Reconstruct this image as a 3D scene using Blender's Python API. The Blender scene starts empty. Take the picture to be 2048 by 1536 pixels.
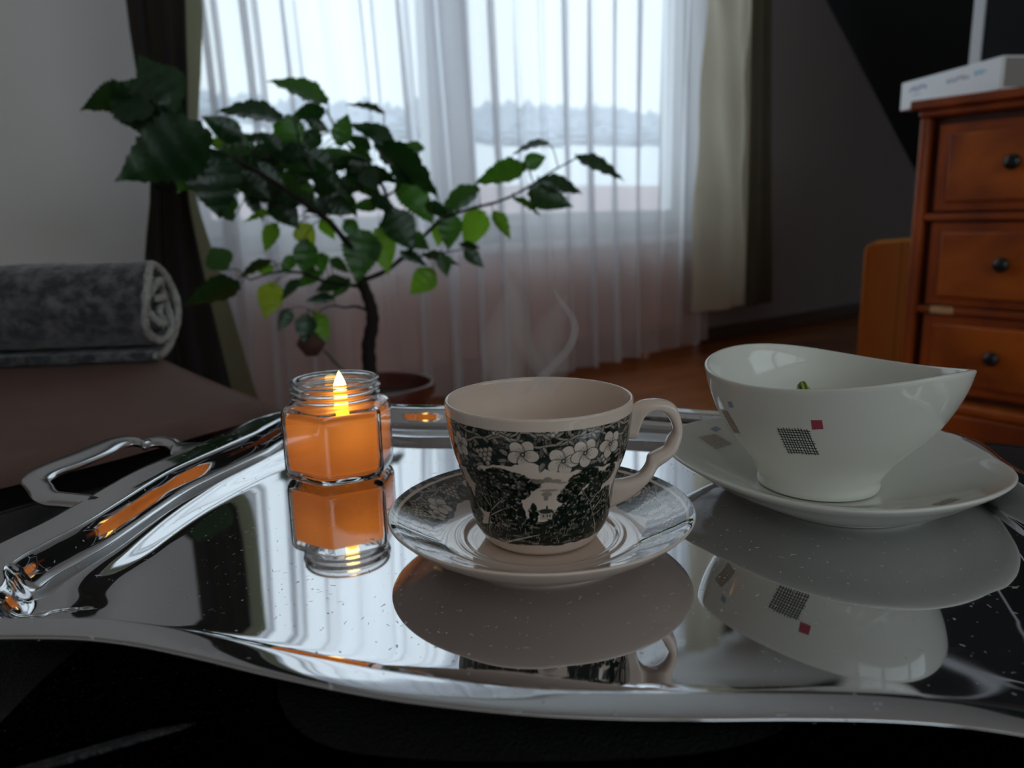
import bpy, math, random
import numpy as np
from mathutils import Vector, Matrix
from mathutils.bvhtree import BVHTree

S = 0.01                      # the scene is written in centimetres, Blender units are metres
R = math.radians
rng = random.Random(7)
C = bpy.context.scene.collection
scene = bpy.context.scene

# ------------------------------------------------------------------ camera
CH, CP, CR, CF = 15.626, 0.214, -0.026, 1536.4
_cp, _sp = math.cos(CP), math.sin(CP)
cF = np.array([0, _cp, -_sp]); _U0 = np.array([0, _sp, _cp]); _R0 = np.array([1., 0, 0])
cR = math.cos(CR) * _R0 + math.sin(CR) * _U0
cU = -math.sin(CR) * _R0 + math.cos(CR) * _U0
cam_d = bpy.data.cameras.new('camera')
cam = bpy.data.objects.new('camera', cam_d); C.objects.link(cam)
M = Matrix.Identity(4)
for i in range(3):
    M[i][0] = cR[i]; M[i][1] = cU[i]; M[i][2] = -cF[i]
M[2][3] = CH * S
cam.matrix_world = M
cam_d.sensor_width = 36; cam_d.sensor_fit = 'HORIZONTAL'
cam_d.lens = CF / 2048 * 36
cam_d.clip_start = 0.01; cam_d.clip_end = 400
cam_d.dof.use_dof = True
cam_d.dof.focus_distance = 0.37
cam_d.dof.aperture_fstop = 9.5
scene.camera = cam

# ------------------------------------------------------------------ light
SKY = 2.2
w = bpy.data.worlds.new('overcast_sky'); scene.world = w; w.use_nodes = True
bg = w.node_tree.nodes['Background']
bg.inputs[0].default_value = (0.83, 0.935, 1.0, 1); bg.inputs[1].default_value = SKY
scene.view_settings.view_transform = 'Standard'
scene.view_settings.look = 'None'
scene.view_settings.exposure = 0.0
scene.view_settings.gamma = 1.0
scene.view_settings.use_curve_mapping = False
cy = scene.cycles
cy.use_denoising = True
cy.max_bounces = 14; cy.diffuse_bounces = 6; cy.glossy_bounces = 6
cy.transmission_bounces = 12; cy.transparent_max_bounces = 24; cy.volume_bounces = 1
cy.sample_clamp_indirect = 3.0
cy.caustics_reflective = True; cy.caustics_refractive = True

# rays through photo pixels, used to set things down on real planes at their real distance
CO = np.array([0, 0, CH])
def ray(x, y): return cF + (x - 1024) / CF * cR - (y - 768) / CF * cU
def bz(x, y, z): d = ray(x, y); t = (z - CH) / d[2]; return CO + d * t
def by(x, y, Y): d = ray(x, y); return CO + d * (Y / d[1])
def hit(x, y, n, D): n = np.array(n, float); d = ray(x, y); return CO + d * ((D - n @ CO) / (n @ d))
# room axes: s runs along the window wall, t towards the window
ES = np.array([.797, .604, 0]); ET = np.array([-.604, .797, 0])
def st(s, t, z): return ES * s + ET * t + np.array([0, 0, z])
def wall_hit(x, y, t): return hit(x, y, ET, t)

# ------------------------------------------------------------------ helpers
def link(name, me, mat=None, parent=None, smooth=True):
    o = bpy.data.objects.new(name, me); C.objects.link(o)
    if mat is not None: me.materials.append(mat)
    if smooth: me.polygons.foreach_set('use_smooth', [True] * len(me.polygons))
    if parent is not None: o.parent = parent
    return o
def mesh(name, V, Fc, mat=None, parent=None, smooth=True, sharp=None):
    V = np.array(V, float).reshape(-1, 3)
    off = np.array(parent['_w']) if parent is not None else np.zeros(3)
    me = bpy.data.meshes.new(name)
    me.from_pydata(((V - off) * S).tolist(), [], [tuple(f) for f in Fc])
    me.update()
    o = link(name, me, mat, parent, smooth)
    if smooth and sharp: auto(o, sharp)
    return o
def auto(o, deg):
    me = o.data
    me.set_sharp_from_angle(angle=R(deg))
def tag(o, label=None, cat=None, group=None, kind=None):
    if label: o['label'] = label
    if cat: o['category'] = cat
    if group: o['group'] = group
    if kind: o['kind'] = kind
    return o
def thing(name, label, cat, loc, group=None):
    o = bpy.data.objects.new(name, None); C.objects.link(o)
    o.empty_display_size = .02
    o.location = [v * S for v in loc]; o['_w'] = [float(v) for v in loc]
    return tag(o, label, cat, group)
def struct(o): o['kind'] = 'structure'; return o
def grid_faces(nu, nv, cu=False, cv=False):
    F = []
    for i in range(nu if cu else nu - 1):
        for j in range(nv if cv else nv - 1):
            a = i * nv + j; b = ((i + 1) % nu) * nv + j
            c = ((i + 1) % nu) * nv + (j + 1) % nv; d = i * nv + (j + 1) % nv
            F.append((a, b, c, d))
    return F
def fast_grid(name, P, closed_u, mat, parent, col=None, flip=False):
    """P (nu,nv,3) big grid mesh, optional per-vertex float attribute"""
    nu, nv = P.shape[:2]
    off = np.array(parent['_w']) if parent is not None else np.zeros(3)
    V = ((P - off) * S).reshape(-1, 3).astype(np.float32)
    iu = np.arange(nu if closed_u else nu - 1); jv = np.arange(nv - 1)
    I, J = np.meshgrid(iu, jv, indexing='ij'); I2 = (I + 1) % nu
    F = np.stack([I * nv + J, I2 * nv + J, I2 * nv + J + 1, I * nv + J + 1], -1).reshape(-1, 4)
    if flip: F = F[:, ::-1]
    me = bpy.data.meshes.new(name)
    me.vertices.add(len(V)); me.vertices.foreach_set('co', V.ravel())
    me.loops.add(F.size); me.loops.foreach_set('vertex_index', F.ravel().astype(np.int32))
    me.polygons.add(len(F)); me.polygons.foreach_set('loop_start', np.arange(0, F.size, 4, dtype=np.int32))
    me.update(calc_edges=True); me.validate()
    if col is not None:
        a = me.attributes.new('ink', 'FLOAT', 'POINT'); a.data.foreach_set('value', col.reshape(-1).astype(np.float32))
    return link(name, me, mat, parent)
def catmull(P, n, closed=False):
    P = np.array(P, float); m = len(P); out = []
    segs = m if closed else m - 1
    for i in range(segs):
        p0 = P[(i - 1) % m] if closed or i > 0 else 2 * P[0] - P[1]
        p1 = P[i]; p2 = P[(i + 1) % m]
        p3 = P[(i + 2) % m] if closed or i + 2 < m else 2 * P[-1] - P[-2]
        for k in range(n):
            t = k / n
            out.append(.5 * ((2 * p1) + (-p0 + p2) * t + (2 * p0 - 5 * p1 + 4 * p2 - p3) * t * t + (-p0 + 3 * p1 - 3 * p2 + p3) * t ** 3))
    if not closed: out.append(P[-1])
    return np.array(out)
def lathe(name, prof, c, mat, parent, n=96, closed=False, sub=4, sharp=None):
    """prof [(r,z)...] relative to c; closed joins last to first"""
    P = catmull(prof, sub, closed) if sub > 1 else np.array(prof, float)
    a = np.linspace(0, 2 * np.pi, n, endpoint=False)
    G = np.zeros((n, len(P), 3)); r = np.maximum(P[:, 0], 0.0005)
    G[..., 0] = c[0] + np.cos(a)[:, None] * r; G[..., 1] = c[1] + np.sin(a)[:, None] * r; G[..., 2] = c[2] + P[:, 1]
    return mesh(name, G.reshape(-1, 3), grid_faces(n, len(P), True, closed), mat, parent, True, sharp)
def box(name, o, ex, ey, ez, mat, parent=None, bev=0.0, smooth=False):
    """box from corner o along three edge vectors"""
    o, ex, ey, ez = [np.array(v, float) for v in (o, ex, ey, ez)]
    V = [o + a * ex + b * ey + c * ez for c in (0, 1) for b in (0, 1) for a in (0, 1)]
    F = [(0, 2, 3, 1), (4, 5, 7, 6), (0, 1, 5, 4), (2, 6, 7, 3), (0, 4, 6, 2), (1, 3, 7, 5)]
    if np.cross(ex, ey) @ ez < 0: F = [f[::-1] for f in F]
    ob = mesh(name, V, F, mat, parent, smooth)
    if bev > 0: bevel(ob, bev)
    return ob
def bevel(ob, w_, seg=3):
    m = ob.modifiers.new('bevel', 'BEVEL'); m.width = w_ * S; m.segments = seg; m.limit_method = 'ANGLE'; m.angle_limit = R(40)
    ob.data.polygons.foreach_set('use_smooth', [True] * len(ob.data.polygons)); ob.data.set_sharp_from_angle(angle=R(50))
def stbox(name, s0, s1, t0, t1, z0, z1, mat, parent=None, bev=0.0):
    return box(name, st(s0, t0, z0), ES * (s1 - s0), ET * (t1 - t0), (0, 0, z1 - z0), mat, parent, bev)
def tube(name, P, rad, mat, parent, n=10, caps=True, closed=False):
    P = np.array(P, float); m = len(P); rad = np.broadcast_to(np.array(rad, float), (m,))
    T = np.gradient(P, axis=0) if not closed else np.roll(P, -1, 0) - np.roll(P, 1, 0)
    T /= np.linalg.norm(T, axis=1)[:, None] + 1e-9
    ref = np.array([0, 0, 1.]) if abs(T[0][2]) < .9 else np.array([1., 0, 0])
    V = []; u = np.cross(T[0], ref); u /= np.linalg.norm(u)
    for i in range(m):
        u = u - T[i] * (u @ T[i]); u /= np.linalg.norm(u) + 1e-9; v = np.cross(T[i], u)
        for k in range(n):
            a = 2 * np.pi * k / n; V.append(P[i] + rad[i] * (np.cos(a) * u + np.sin(a) * v))
    F = grid_faces(m, n, closed, True)
    if caps and not closed: F += [tuple(range(n))[::-1], tuple((m - 1) * n + k for k in range(n))]
    return mesh(name, V, F, mat, parent)
def strap(name, A, B, th, nrm, mat, parent, sub=4, n=16, power=2.0):
    """solid swept between paired edge points A,B; th = thickness along nrm"""
    A = catmull(A, sub); B = catmull(B, sub); nrm = np.array(nrm, float); th = np.broadcast_to(np.array(th, float), (len(A),))
    V = []
    for a, b, h in zip(A, B, th):
        c = (a + b) / 2; u = (b - a) / 2
        for k in range(n):
            q = 2 * np.pi * k / n; ca, sa = np.cos(q), np.sin(q)
            ca = np.sign(ca) * abs(ca) ** (2 / power); sa = np.sign(sa) * abs(sa) ** (2 / power)
            V.append(c + u * ca + nrm * h / 2 * sa)
    m = len(A)
    F = grid_faces(m, n, False, True) + [tuple(range(n))[::-1], tuple((m - 1) * n + k for k in range(n))]
    return mesh(name, V, F, mat, parent)
_ng = np.random.RandomState(3)
_lat = _ng.rand(64, 64)
def vnoise(x, y, sc=1.0, oc=1):
    """smooth value noise on arrays"""
    out = 0; amp = 1; tot = 0
    for k in range(oc):
        X = x * sc + 17.3 * k; Y = y * sc + 5.1 * k
        xi = np.floor(X).astype(int); yi = np.floor(Y).astype(int); fx = X - xi; fy = Y - yi
        fx = fx * fx * (3 - 2 * fx); fy = fy * fy * (3 - 2 * fy)
        g = lambda a, b: _lat[a % 64, b % 64]
        v = (g(xi, yi) * (1 - fx) + g(xi + 1, yi) * fx) * (1 - fy) + (g(xi, yi + 1) * (1 - fx) + g(xi + 1, yi + 1) * fx) * fy
        out = out + amp * v; tot += amp; amp *= .5; sc *= 2.03
    return out / tot

# ------------------------------------------------------------------ materials
def new_mat(name):
    m = bpy.data.materials.new(name); m.use_nodes = True
    nt = m.node_tree; p = nt.nodes['Principled BSDF']; return m, nt, p
def N(nt, kind, **kw):
    n = nt.nodes.new(kind)
    for k, v in kw.items():
        if k.startswith('i_'): n.inputs[k[2:].replace('_', ' ')].default_value = v
        else: setattr(n, k, v)
    return n
def simple(name, col, rough=.5, metal=0., spec=.5, coat=0., noise=None, bump=None):
    m, nt, p = new_mat(name)
    p.inputs['Base Color'].default_value = (*col, 1); p.inputs['Roughness'].default_value = rough
    p.inputs['Metallic'].default_value = metal; p.inputs['Specular IOR Level'].default_value = spec
    p.inputs['Coat Weight'].default_value = coat; p.inputs['Coat Roughness'].default_value = .05
    tc = N(nt, 'ShaderNodeTexCoord')
    if noise:   # (scale, amount, detail)
        nz = N(nt, 'ShaderNodeTexNoise'); nz.inputs['Scale'].default_value = noise[0]; nz.inputs['Detail'].default_value = 4
        nt.links.new(tc.outputs['Object'], nz.inputs['Vector'])
        mx = N(nt, 'ShaderNodeMix', data_type='RGBA')
        a = noise[1]
        mx.inputs[6].default_value = (*[max(0, c * (1 - a)) for c in col], 1); mx.inputs[7].default_value = (*[min(1, c * (1 + a)) for c in col], 1)
        nt.links.new(nz.outputs['Fac'], mx.inputs[0]); nt.links.new(mx.outputs[2], p.inputs['Base Color'])
    if bump:    # (scale, strength, distance)
        nb = N(nt, 'ShaderNodeTexNoise'); nb.inputs['Scale'].default_value = bump[0]; nb.inputs['Detail'].default_value = 3
        nt.links.new(tc.outputs['Object'], nb.inputs['Vector'])
        b = N(nt, 'ShaderNodeBump'); b.inputs['Strength'].default_value = bump[1]; b.inputs['Distance'].default_value = bump[2]
        nt.links.new(nb.outputs['Fac'], b.inputs['Height']); nt.links.new(b.outputs['Normal'], p.inputs['Normal'])
    return m
def wood(name, c1, c2, rough=.35, scale=(3, 3, 22), coat=.3, rot=None):
    m, nt, p = new_mat(name)
    tc = N(nt, 'ShaderNodeTexCoord'); mp = N(nt, 'ShaderNodeMapping'); mp.inputs['Scale'].default_value = scale
    if rot: mp.inputs['Rotation'].default_value = rot
    nt.links.new(tc.outputs['Object'], mp.inputs['Vector'])
    nz = N(nt, 'ShaderNodeTexNoise'); nz.inputs['Scale'].default_value = 1.0; nz.inputs['Detail'].default_value = 6; nz.inputs['Distortion'].default_value = .6
    nt.links.new(mp.outputs['Vector'], nz.inputs['Vector'])
    cr = N(nt, 'ShaderNodeValToRGB'); cr.color_ramp.elements[0].color = (*c1, 1); cr.color_ramp.elements[1].color = (*c2, 1)
    cr.color_ramp.elements[0].position = .32; cr.color_ramp.elements[1].position = .68
    nt.links.new(nz.outputs['Fac'], cr.inputs['Fac']); nt.links.new(cr.outputs['Color'], p.inputs['Base Color'])
    p.inputs['Roughness'].default_value = rough; p.inputs['Coat Weight'].default_value = coat; p.inputs['Coat Roughness'].default_value = .25
    return m
def cloth(name, dens, trans_col, diff_col, weave=0.0, split=.5):
    """woven fabric: part open weave (dens = share of thread), thread half translucent, half diffuse"""
    m, nt, p = new_mat(name); nt.nodes.remove(p); out = nt.nodes['Material Output']
    tr = N(nt, 'ShaderNodeBsdfTransparent'); tl = N(nt, 'ShaderNodeBsdfTranslucent'); df = N(nt, 'ShaderNodeBsdfDiffuse')
    tl.inputs[0].default_value = (*trans_col, 1); df.inputs[0].default_value = (*diff_col, 1)
    a = N(nt, 'ShaderNodeMixShader'); b = N(nt, 'ShaderNodeMixShader'); a.inputs[0].default_value = split
    nt.links.new(tl.outputs[0], a.inputs[1]); nt.links.new(df.outputs[0], a.inputs[2])
    b.inputs[0].default_value = dens
    nt.links.new(tr.outputs[0], b.inputs[1]); nt.links.new(a.outputs[0], b.inputs[2]); nt.links.new(b.outputs[0], out.inputs[0])
    return m

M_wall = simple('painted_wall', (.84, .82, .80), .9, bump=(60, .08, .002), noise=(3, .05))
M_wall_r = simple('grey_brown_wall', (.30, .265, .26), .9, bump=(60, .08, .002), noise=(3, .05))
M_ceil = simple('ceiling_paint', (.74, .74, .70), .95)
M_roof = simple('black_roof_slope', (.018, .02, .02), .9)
M_dark = simple('dark_fabric_black', (.008, .008, .01), .9)
M_white = simple('white_window_frame', (.75, .77, .8), .35)
M_sheer = cloth('sheer_voile', .64, (.86, .87, .92), (.80, .77, .78), split=.35)
M_drape_l = cloth('dark_drape', 1.0, (.12, .10, .06), (.045, .04, .045), split=.75)
M_drape_edge = cloth('drape_lining', 1.0, (.55, .55, .34), (.10, .10, .07), split=.5)
M_drape_r = cloth('khaki_drape', 1.0, (.62, .56, .43), (.48, .43, .33), split=.5)
M_chest = wood('cherry_wood', (.17, .024, .001), (.44, .080, .003), .45, (5, 5, 2.2), .05)
M_chest_panel = wood('cherry_burl', (.20, .030, .001), (.62, .14, .006), .42, (4, 4, 5), .08)
M_chest_dark = wood('cherry_wood_dark', (.06, .008, .002), (.14, .025, .005), .45, (5, 5, 2))
M_orange = wood('beech_orange', (.78, .26, .035), (.90, .34, .055), .5, (4, 4, 1.2), .1)
M_floor = wood('parquet_wood', (.24, .06, .010), (.44, .13, .022), .3, (3, 14, 3), .4)
M_base = wood('baseboard_wood', (.05, .02, .012), (.09, .04, .02), .5)
M_blackknob = simple('black_knob', (.012, .012, .014), .25)
M_patchwood = simple('pale_wood', (.62, .36, .16), .5)
M_card = simple('white_card', (.93, .94, .95), .45)
M_cardside = simple('grey_card', (.30, .28, .26), .6)
M_blueprint = simple('blue_print', (.28, .30, .55), .5)
M_greyprint = simple('grey_print', (.35, .36, .42), .5)
M_cyanprint = simple('cyan_print', (.25, .55, .75), .5)
M_pot = simple('terracotta_dark', (.12, .028, .02), .35, noise=(12, .3), coat=.2)
M_soil = simple('potting_soil', (.05, .03, .015), .95, bump=(120, 1, .01))
M_bark = simple('bark', (.016, .010, .008), .85, bump=(90, .6, .004))
M_stem = simple('green_stem', (.05, .08, .035), .6)
M_snow = simple('snow', (.82, .86, .90), .9)
M_tree = simple('distant_conifers', (.40, .47, .56), .95)
M_roofout = simple('far_roof', (.42, .33, .34), .9)
M_seat = simple('brown_upholstery', (.17, .092, .072), .85, noise=(9, .18), bump=(300, .25, .001))
M_rad = simple('radiator_floor_bounce_tint', (.66, .33, .22), .4)  # reddish tint stands in for warm light thrown up by the floor
M_wither = simple('withered_leaf', (.10, .045, .03), .8, noise=(60, .4))
M_wax = None

def leather():
    m, nt, p = new_mat('black_leather')
    tc = N(nt, 'ShaderNodeTexCoord'); v = N(nt, 'ShaderNodeTexVoronoi'); v.inputs['Scale'].default_value = 700
    nz = N(nt, 'ShaderNodeTexNoise'); nz.inputs['Scale'].default_value = 220; nz.inputs['Detail'].default_value = 5
    nt.links.new(tc.outputs['Object'], v.inputs['Vector']); nt.links.new(tc.outputs['Object'], nz.inputs['Vector'])
    ad = N(nt, 'ShaderNodeMath', operation='ADD'); nt.links.new(v.outputs['Distance'], ad.inputs[0]); nt.links.new(nz.outputs['Fac'], ad.inputs[1])
    b = N(nt, 'ShaderNodeBump'); b.inputs['Strength'].default_value = .6; b.inputs['Distance'].default_value = .0008
    nt.links.new(ad.outputs[0], b.inputs['Height']); nt.links.new(b.outputs['Normal'], p.inputs['Normal'])
    p.inputs['Base Color'].default_value = (.012, .011, .012, 1); p.inputs['Roughness'].default_value = .55
    p.inputs['Specular IOR Level'].default_value = .3
    return m
M_leather = leather()

def silver(name, rough, dust):
    m, nt, p = new_mat(name); out = nt.nodes['Material Output']
    p.inputs['Base Color'].default_value = (.65, .65, .665, 1); p.inputs['Metallic'].default_value = 1
    p.inputs['Roughness'].default_value = rough
    tc = N(nt, 'ShaderNodeTexCoord')
    # fine scratches: very stretched noise, only roughness and a hair of bump
    mp = N(nt, 'ShaderNodeMapping'); mp.inputs['Scale'].default_value = (12, 900, 12); mp.inputs['Rotation'].default_value = (0, 0, .35)
    nt.links.new(tc.outputs['Object'], mp.inputs['Vector'])
    nz = N(nt, 'ShaderNodeTexNoise'); nz.inputs['Scale'].default_value = 1; nz.inputs['Detail'].default_value = 2
    nt.links.new(mp.outputs['Vector'], nz.inputs['Vector'])
    cr = N(nt, 'ShaderNodeValToRGB'); cr.color_ramp.elements[0].position = .70; cr.color_ramp.elements[1].position = .80
    nt.links.new(nz.outputs['Fac'], cr.inputs['Fac'])
    mr = N(nt, 'ShaderNodeMapRange'); mr.inputs[3].default_value = rough; mr.inputs[4].default_value = rough + .12
    nt.links.new(cr.outputs['Color'], mr.inputs[0]); nt.links.new(mr.outputs[0], p.inputs['Roughness'])
    if dust:
        df = N(nt, 'ShaderNodeBsdfDiffuse'); df.inputs[0].default_value = (.55, .56, .58, 1)
        vo = N(nt, 'ShaderNodeTexVoronoi'); vo.inputs['Scale'].default_value = 230
        wp = N(nt, 'ShaderNodeTexNoise'); wp.inputs['Scale'].default_value = 160; wp.inputs['Detail'].default_value = 2
        nt.links.new(tc.outputs['Object'], wp.inputs['Vector'])
        mxv = N(nt, 'ShaderNodeMix', data_type='VECTOR'); mxv.inputs[0].default_value = .012
        nt.links.new(tc.outputs['Object'], mxv.inputs[4]); nt.links.new(wp.outputs['Color'], mxv.inputs[5])
        nt.links.new(mxv.outputs[1], vo.inputs['Vector'])
        th = N(nt, 'ShaderNodeMath', operation='LESS_THAN'); th.inputs[1].default_value = .15
        nt.links.new(vo.outputs['Distance'], th.inputs[0])
        # only some cells carry a speck, thinned out by a large noise
        sep = N(nt, 'ShaderNodeSeparateColor'); nt.links.new(vo.outputs['Color'], sep.inputs[0])
        pick = N(nt, 'ShaderNodeMath', operation='LESS_THAN'); pick.inputs[1].default_value = .45
        nt.links.new(sep.outputs[0], pick.inputs[0])
        mul = N(nt, 'ShaderNodeMath', operation='MULTIPLY'); nt.links.new(th.outputs[0], mul.inputs[0]); nt.links.new(pick.outputs[0], mul.inputs[1])
        film = N(nt, 'ShaderNodeMath', operation='MAXIMUM'); film.inputs[1].default_value = .012
        m2 = N(nt, 'ShaderNodeMath', operation='MULTIPLY'); m2.inputs[1].default_value = .8
        nt.links.new(mul.outputs[0], m2.inputs[0]); nt.links.new(m2.outputs[0], film.inputs[0])
        ms = N(nt, 'ShaderNodeMixShader'); nt.links.new(film.outputs[0], ms.inputs[0])
        nt.links.new(p.outputs[0], ms.inputs[1]); nt.links.new(df.outputs[0], ms.inputs[2]); nt.links.new(ms.outputs[0], out.inputs[0])
    return m
M_silver = silver('silver_plate', .035, True)
M_handle = silver('silver_handle', .16, False)

def glaze(name, cream, ink, attr=True):
    m, nt, p = new_mat(name)
    p.inputs['Roughness'].default_value = .08; p.inputs['IOR'].default_value = 1.5
    p.inputs['Coat Weight'].default_value = .0; p.inputs['Coat Roughness'].default_value = .02
    if attr:
        at = N(nt, 'ShaderNodeAttribute', attribute_name='ink')
        mx = N(nt, 'ShaderNodeMix', data_type='RGBA'); mx.inputs[6].default_value = (*cream, 1); mx.inputs[7].default_value = (*ink, 1)
        nt.links.new(at.outputs['Fac'], mx.inputs[0]); nt.links.new(mx.outputs[2], p.inputs['Base Color'])
    else: p.inputs['Base Color'].default_value = (*cream, 1)
    return m
CREAM = (.80, .64, .54)
M_print = glaze('transfer_printed_glaze', CREAM, (.002, .012, .007))
M_print_s = glaze('transfer_printed_saucer_glaze', CREAM, (.002, .012, .007))
for _m in (M_print_s,):
    _p = _m.node_tree.nodes['Principled BSDF']; _p.inputs['IOR'].default_value = 1.6; _p.inputs['Coat Weight'].default_value = .8; _p.inputs['Coat IOR'].default_value = 1.65; _p.inputs['Roughness'].default_value = .05
M_cream = glaze('cream_glaze', CREAM, None, False)
M_porc = glaze('white_porcelain', (.80, .79, .72), None, False)
M_hatch = simple('black_hatch_print', (.02, .02, .025), .3)
M_tan = simple('tan_hatch_print', (.30, .15, .06), .3)
M_red = simple('red_square_print', (.42, .06, .09), .25)
M_bluesq = simple('blue_square_print', (.34, .40, .52), .25)

def glass_mat():
    m, nt, p = new_mat('jar_glass')
    p.inputs['Base Color'].default_value = (.98, .97, .96, 1); p.inputs['Roughness'].default_value = 0.0
    p.inputs['Transmission Weight'].default_value = 1; p.inputs['IOR'].default_value = 1.47
    return m
M_glass = glass_mat()
def pane_mat():
    m, nt, p = new_mat('window_glass'); nt.nodes.remove(p); out = nt.nodes['Material Output']
    tr = N(nt, 'ShaderNodeBsdfTransparent'); tr.inputs[0].default_value = (.96, .98, .98, 1)
    gl = N(nt, 'ShaderNodeBsdfGlossy'); gl.inputs['Roughness'].default_value = .02
    ms = N(nt, 'ShaderNodeMixShader'); ms.inputs[0].default_value = .06
    nt.links.new(tr.outputs[0], ms.inputs[1]); nt.links.new(gl.outputs[0], ms.inputs[2]); nt.links.new(ms.outputs[0], out.inputs[0])
    return m
M_pane = pane_mat()
def wax_mat():
    m, nt, p = new_mat('honey_wax'); nt.nodes.remove(p); out = nt.nodes['Material Output']
    tl = N(nt, 'ShaderNodeBsdfTranslucent'); tl.inputs[0].default_value = (.78, .46, .18, 1)
    df = N(nt, 'ShaderNodeBsdfDiffuse'); df.inputs[0].default_value = (.62, .34, .15, 1)
    a = N(nt, 'ShaderNodeMixShader'); a.inputs[0].default_value = .5
    nt.links.new(tl.outputs[0], a.inputs[1]); nt.links.new(df.outputs[0], a.inputs[2]); nt.links.new(a.outputs[0], out.inputs[0])
    return m
M_wax = wax_mat()
def emit(name, col, s):
    m, nt, p = new_mat(name); p.inputs['Base Color'].default_value = (*col, 1)
    p.inputs['Emission Color'].default_value = (*col, 1); p.inputs['Emission Strength'].default_value = s
    return m
M_flame = emit('flame', (1, .66, .20), 9.0)
M_wick = emit('glowing_candle_tip', (1, .50, .03), 1.9)

def leaf_mat(name, col, tcol, tr):
    m, nt, p = new_mat(name); out = nt.nodes['Material Output']
    p.inputs['Roughness'].default_value = .30; p.inputs['Specular IOR Level'].default_value = .75
    wv_ = N(nt, 'ShaderNodeTexNoise'); wv_.inputs['Scale'].default_value = 110; wv_.inputs['Detail'].default_value = 2
    tc0 = N(nt, 'ShaderNodeTexCoord'); nt.links.new(tc0.outputs['Object'], wv_.inputs['Vector'])
    bb = N(nt, 'ShaderNodeBump'); bb.inputs['Strength'].default_value = .5; bb.inputs['Distance'].default_value = .003
    nt.links.new(wv_.outputs['Fac'], bb.inputs['Height']); nt.links.new(bb.outputs['Normal'], p.inputs['Normal'])
    tc = N(nt, 'ShaderNodeTexCoord'); nz = N(nt, 'ShaderNodeTexNoise'); nz.inputs['Scale'].default_value = 45
    nt.links.new(tc.outputs['Object'], nz.inputs['Vector'])
    mx = N(nt, 'ShaderNodeMix', data_type='RGBA'); mx.inputs[6].default_value = (*[c * .7 for c in col], 1); mx.inputs[7].default_value = (*[c * 1.3 for c in col], 1)
    nt.links.new(nz.outputs['Fac'], mx.inputs[0]); nt.links.new(mx.outputs[2], p.inputs['Base Color'])
    tl = N(nt, 'ShaderNodeBsdfTranslucent'); tl.inputs[0].default_value = (*tcol, 1)
    ms = N(nt, 'ShaderNodeMixShader'); ms.inputs[0].default_value = tr
    nt.links.new(p.outputs[0], ms.inputs[1]); nt.links.new(tl.outputs[0], ms.inputs[2]); nt.links.new(ms.outputs[0], out.inputs[0])
    return m
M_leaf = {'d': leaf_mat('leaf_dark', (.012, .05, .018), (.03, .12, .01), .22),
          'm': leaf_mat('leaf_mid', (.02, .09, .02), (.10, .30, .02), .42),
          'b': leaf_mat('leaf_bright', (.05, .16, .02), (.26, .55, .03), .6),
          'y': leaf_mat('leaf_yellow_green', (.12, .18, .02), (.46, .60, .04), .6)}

# ------------------------------------------------------------------ room shell
ZF, ZC = -45.0, 186.0
TW = 231.0                      # inner face of the window wall
WS0, WS1, WZ0, WZ1 = 60.0, 285.0, 6.0, 181.0
floor = struct(mesh('floor', [st(-160, -260, ZF - 1.2), st(540, -260, ZF - 1.2), st(540, 262, ZF - 1.2), st(-160, 262, ZF - 1.2),
                              st(-160, -260, ZF - 6), st(540, -260, ZF - 6), st(540, 262, ZF - 6), st(-160, 262, ZF - 6)],
                    [(0, 1, 2, 3), (7, 6, 5, 4), (0, 4, 5, 1), (1, 5, 6, 2), (2, 6, 7, 3), (3, 7, 4, 0)], M_floor, None, False))
floor['_w'] = [0, 0, 0]
plank_me = {}
for i in range(17):             # planks run along the window wall
    t0 = 40 + i * 11.2
    s = 60 + (i % 3) * 31.0 - 62
    while s < 430:
        L = 93.0
        if s + L > 40:
            key = 'p'
            if key not in plank_me:
                hw, hl, b, h = 5.55, 46.4, .12, 1.2
                V = [(-hl, -hw, 0), (hl, -hw, 0), (hl, hw, 0), (-hl, hw, 0), (-hl, -hw, h - b), (hl, -hw, h - b), (hl, hw, h - b), (-hl, hw, h - b),
                     (-hl + b, -hw + b, h), (hl - b, -hw + b, h), (hl - b, hw - b, h), (-hl + b, hw - b, h)]
                Fp = [(3, 2, 1, 0)] + [(a, (a + 1) % 4, (a + 1) % 4 + 4, a + 4) for a in range(4)] + [(a + 4, (a + 1) % 4 + 4, (a + 1) % 4 + 8, a + 8) for a in range(4)] + [(8, 9, 10, 11)]
                me = bpy.data.meshes.new('plank'); me.from_pydata([tuple(c * S for c in v) for v in V], [], Fp); me.materials.append(M_floor)
                plank_me[key] = me
            o = bpy.data.objects.new('plank', plank_me[key]); C.objects.link(o); o.parent = floor
            c = st(s + L / 2, t0 + 5.6, ZF - 1.2); o.location = c * S
            o.rotation_euler = (0, 0, math.atan2(ES[1], ES[0]) + (math.pi if (i + int(s)) % 2 else 0))
        s += L

def wall_poly(name, pts, holes_front, mat, tn, thick): pass
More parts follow.
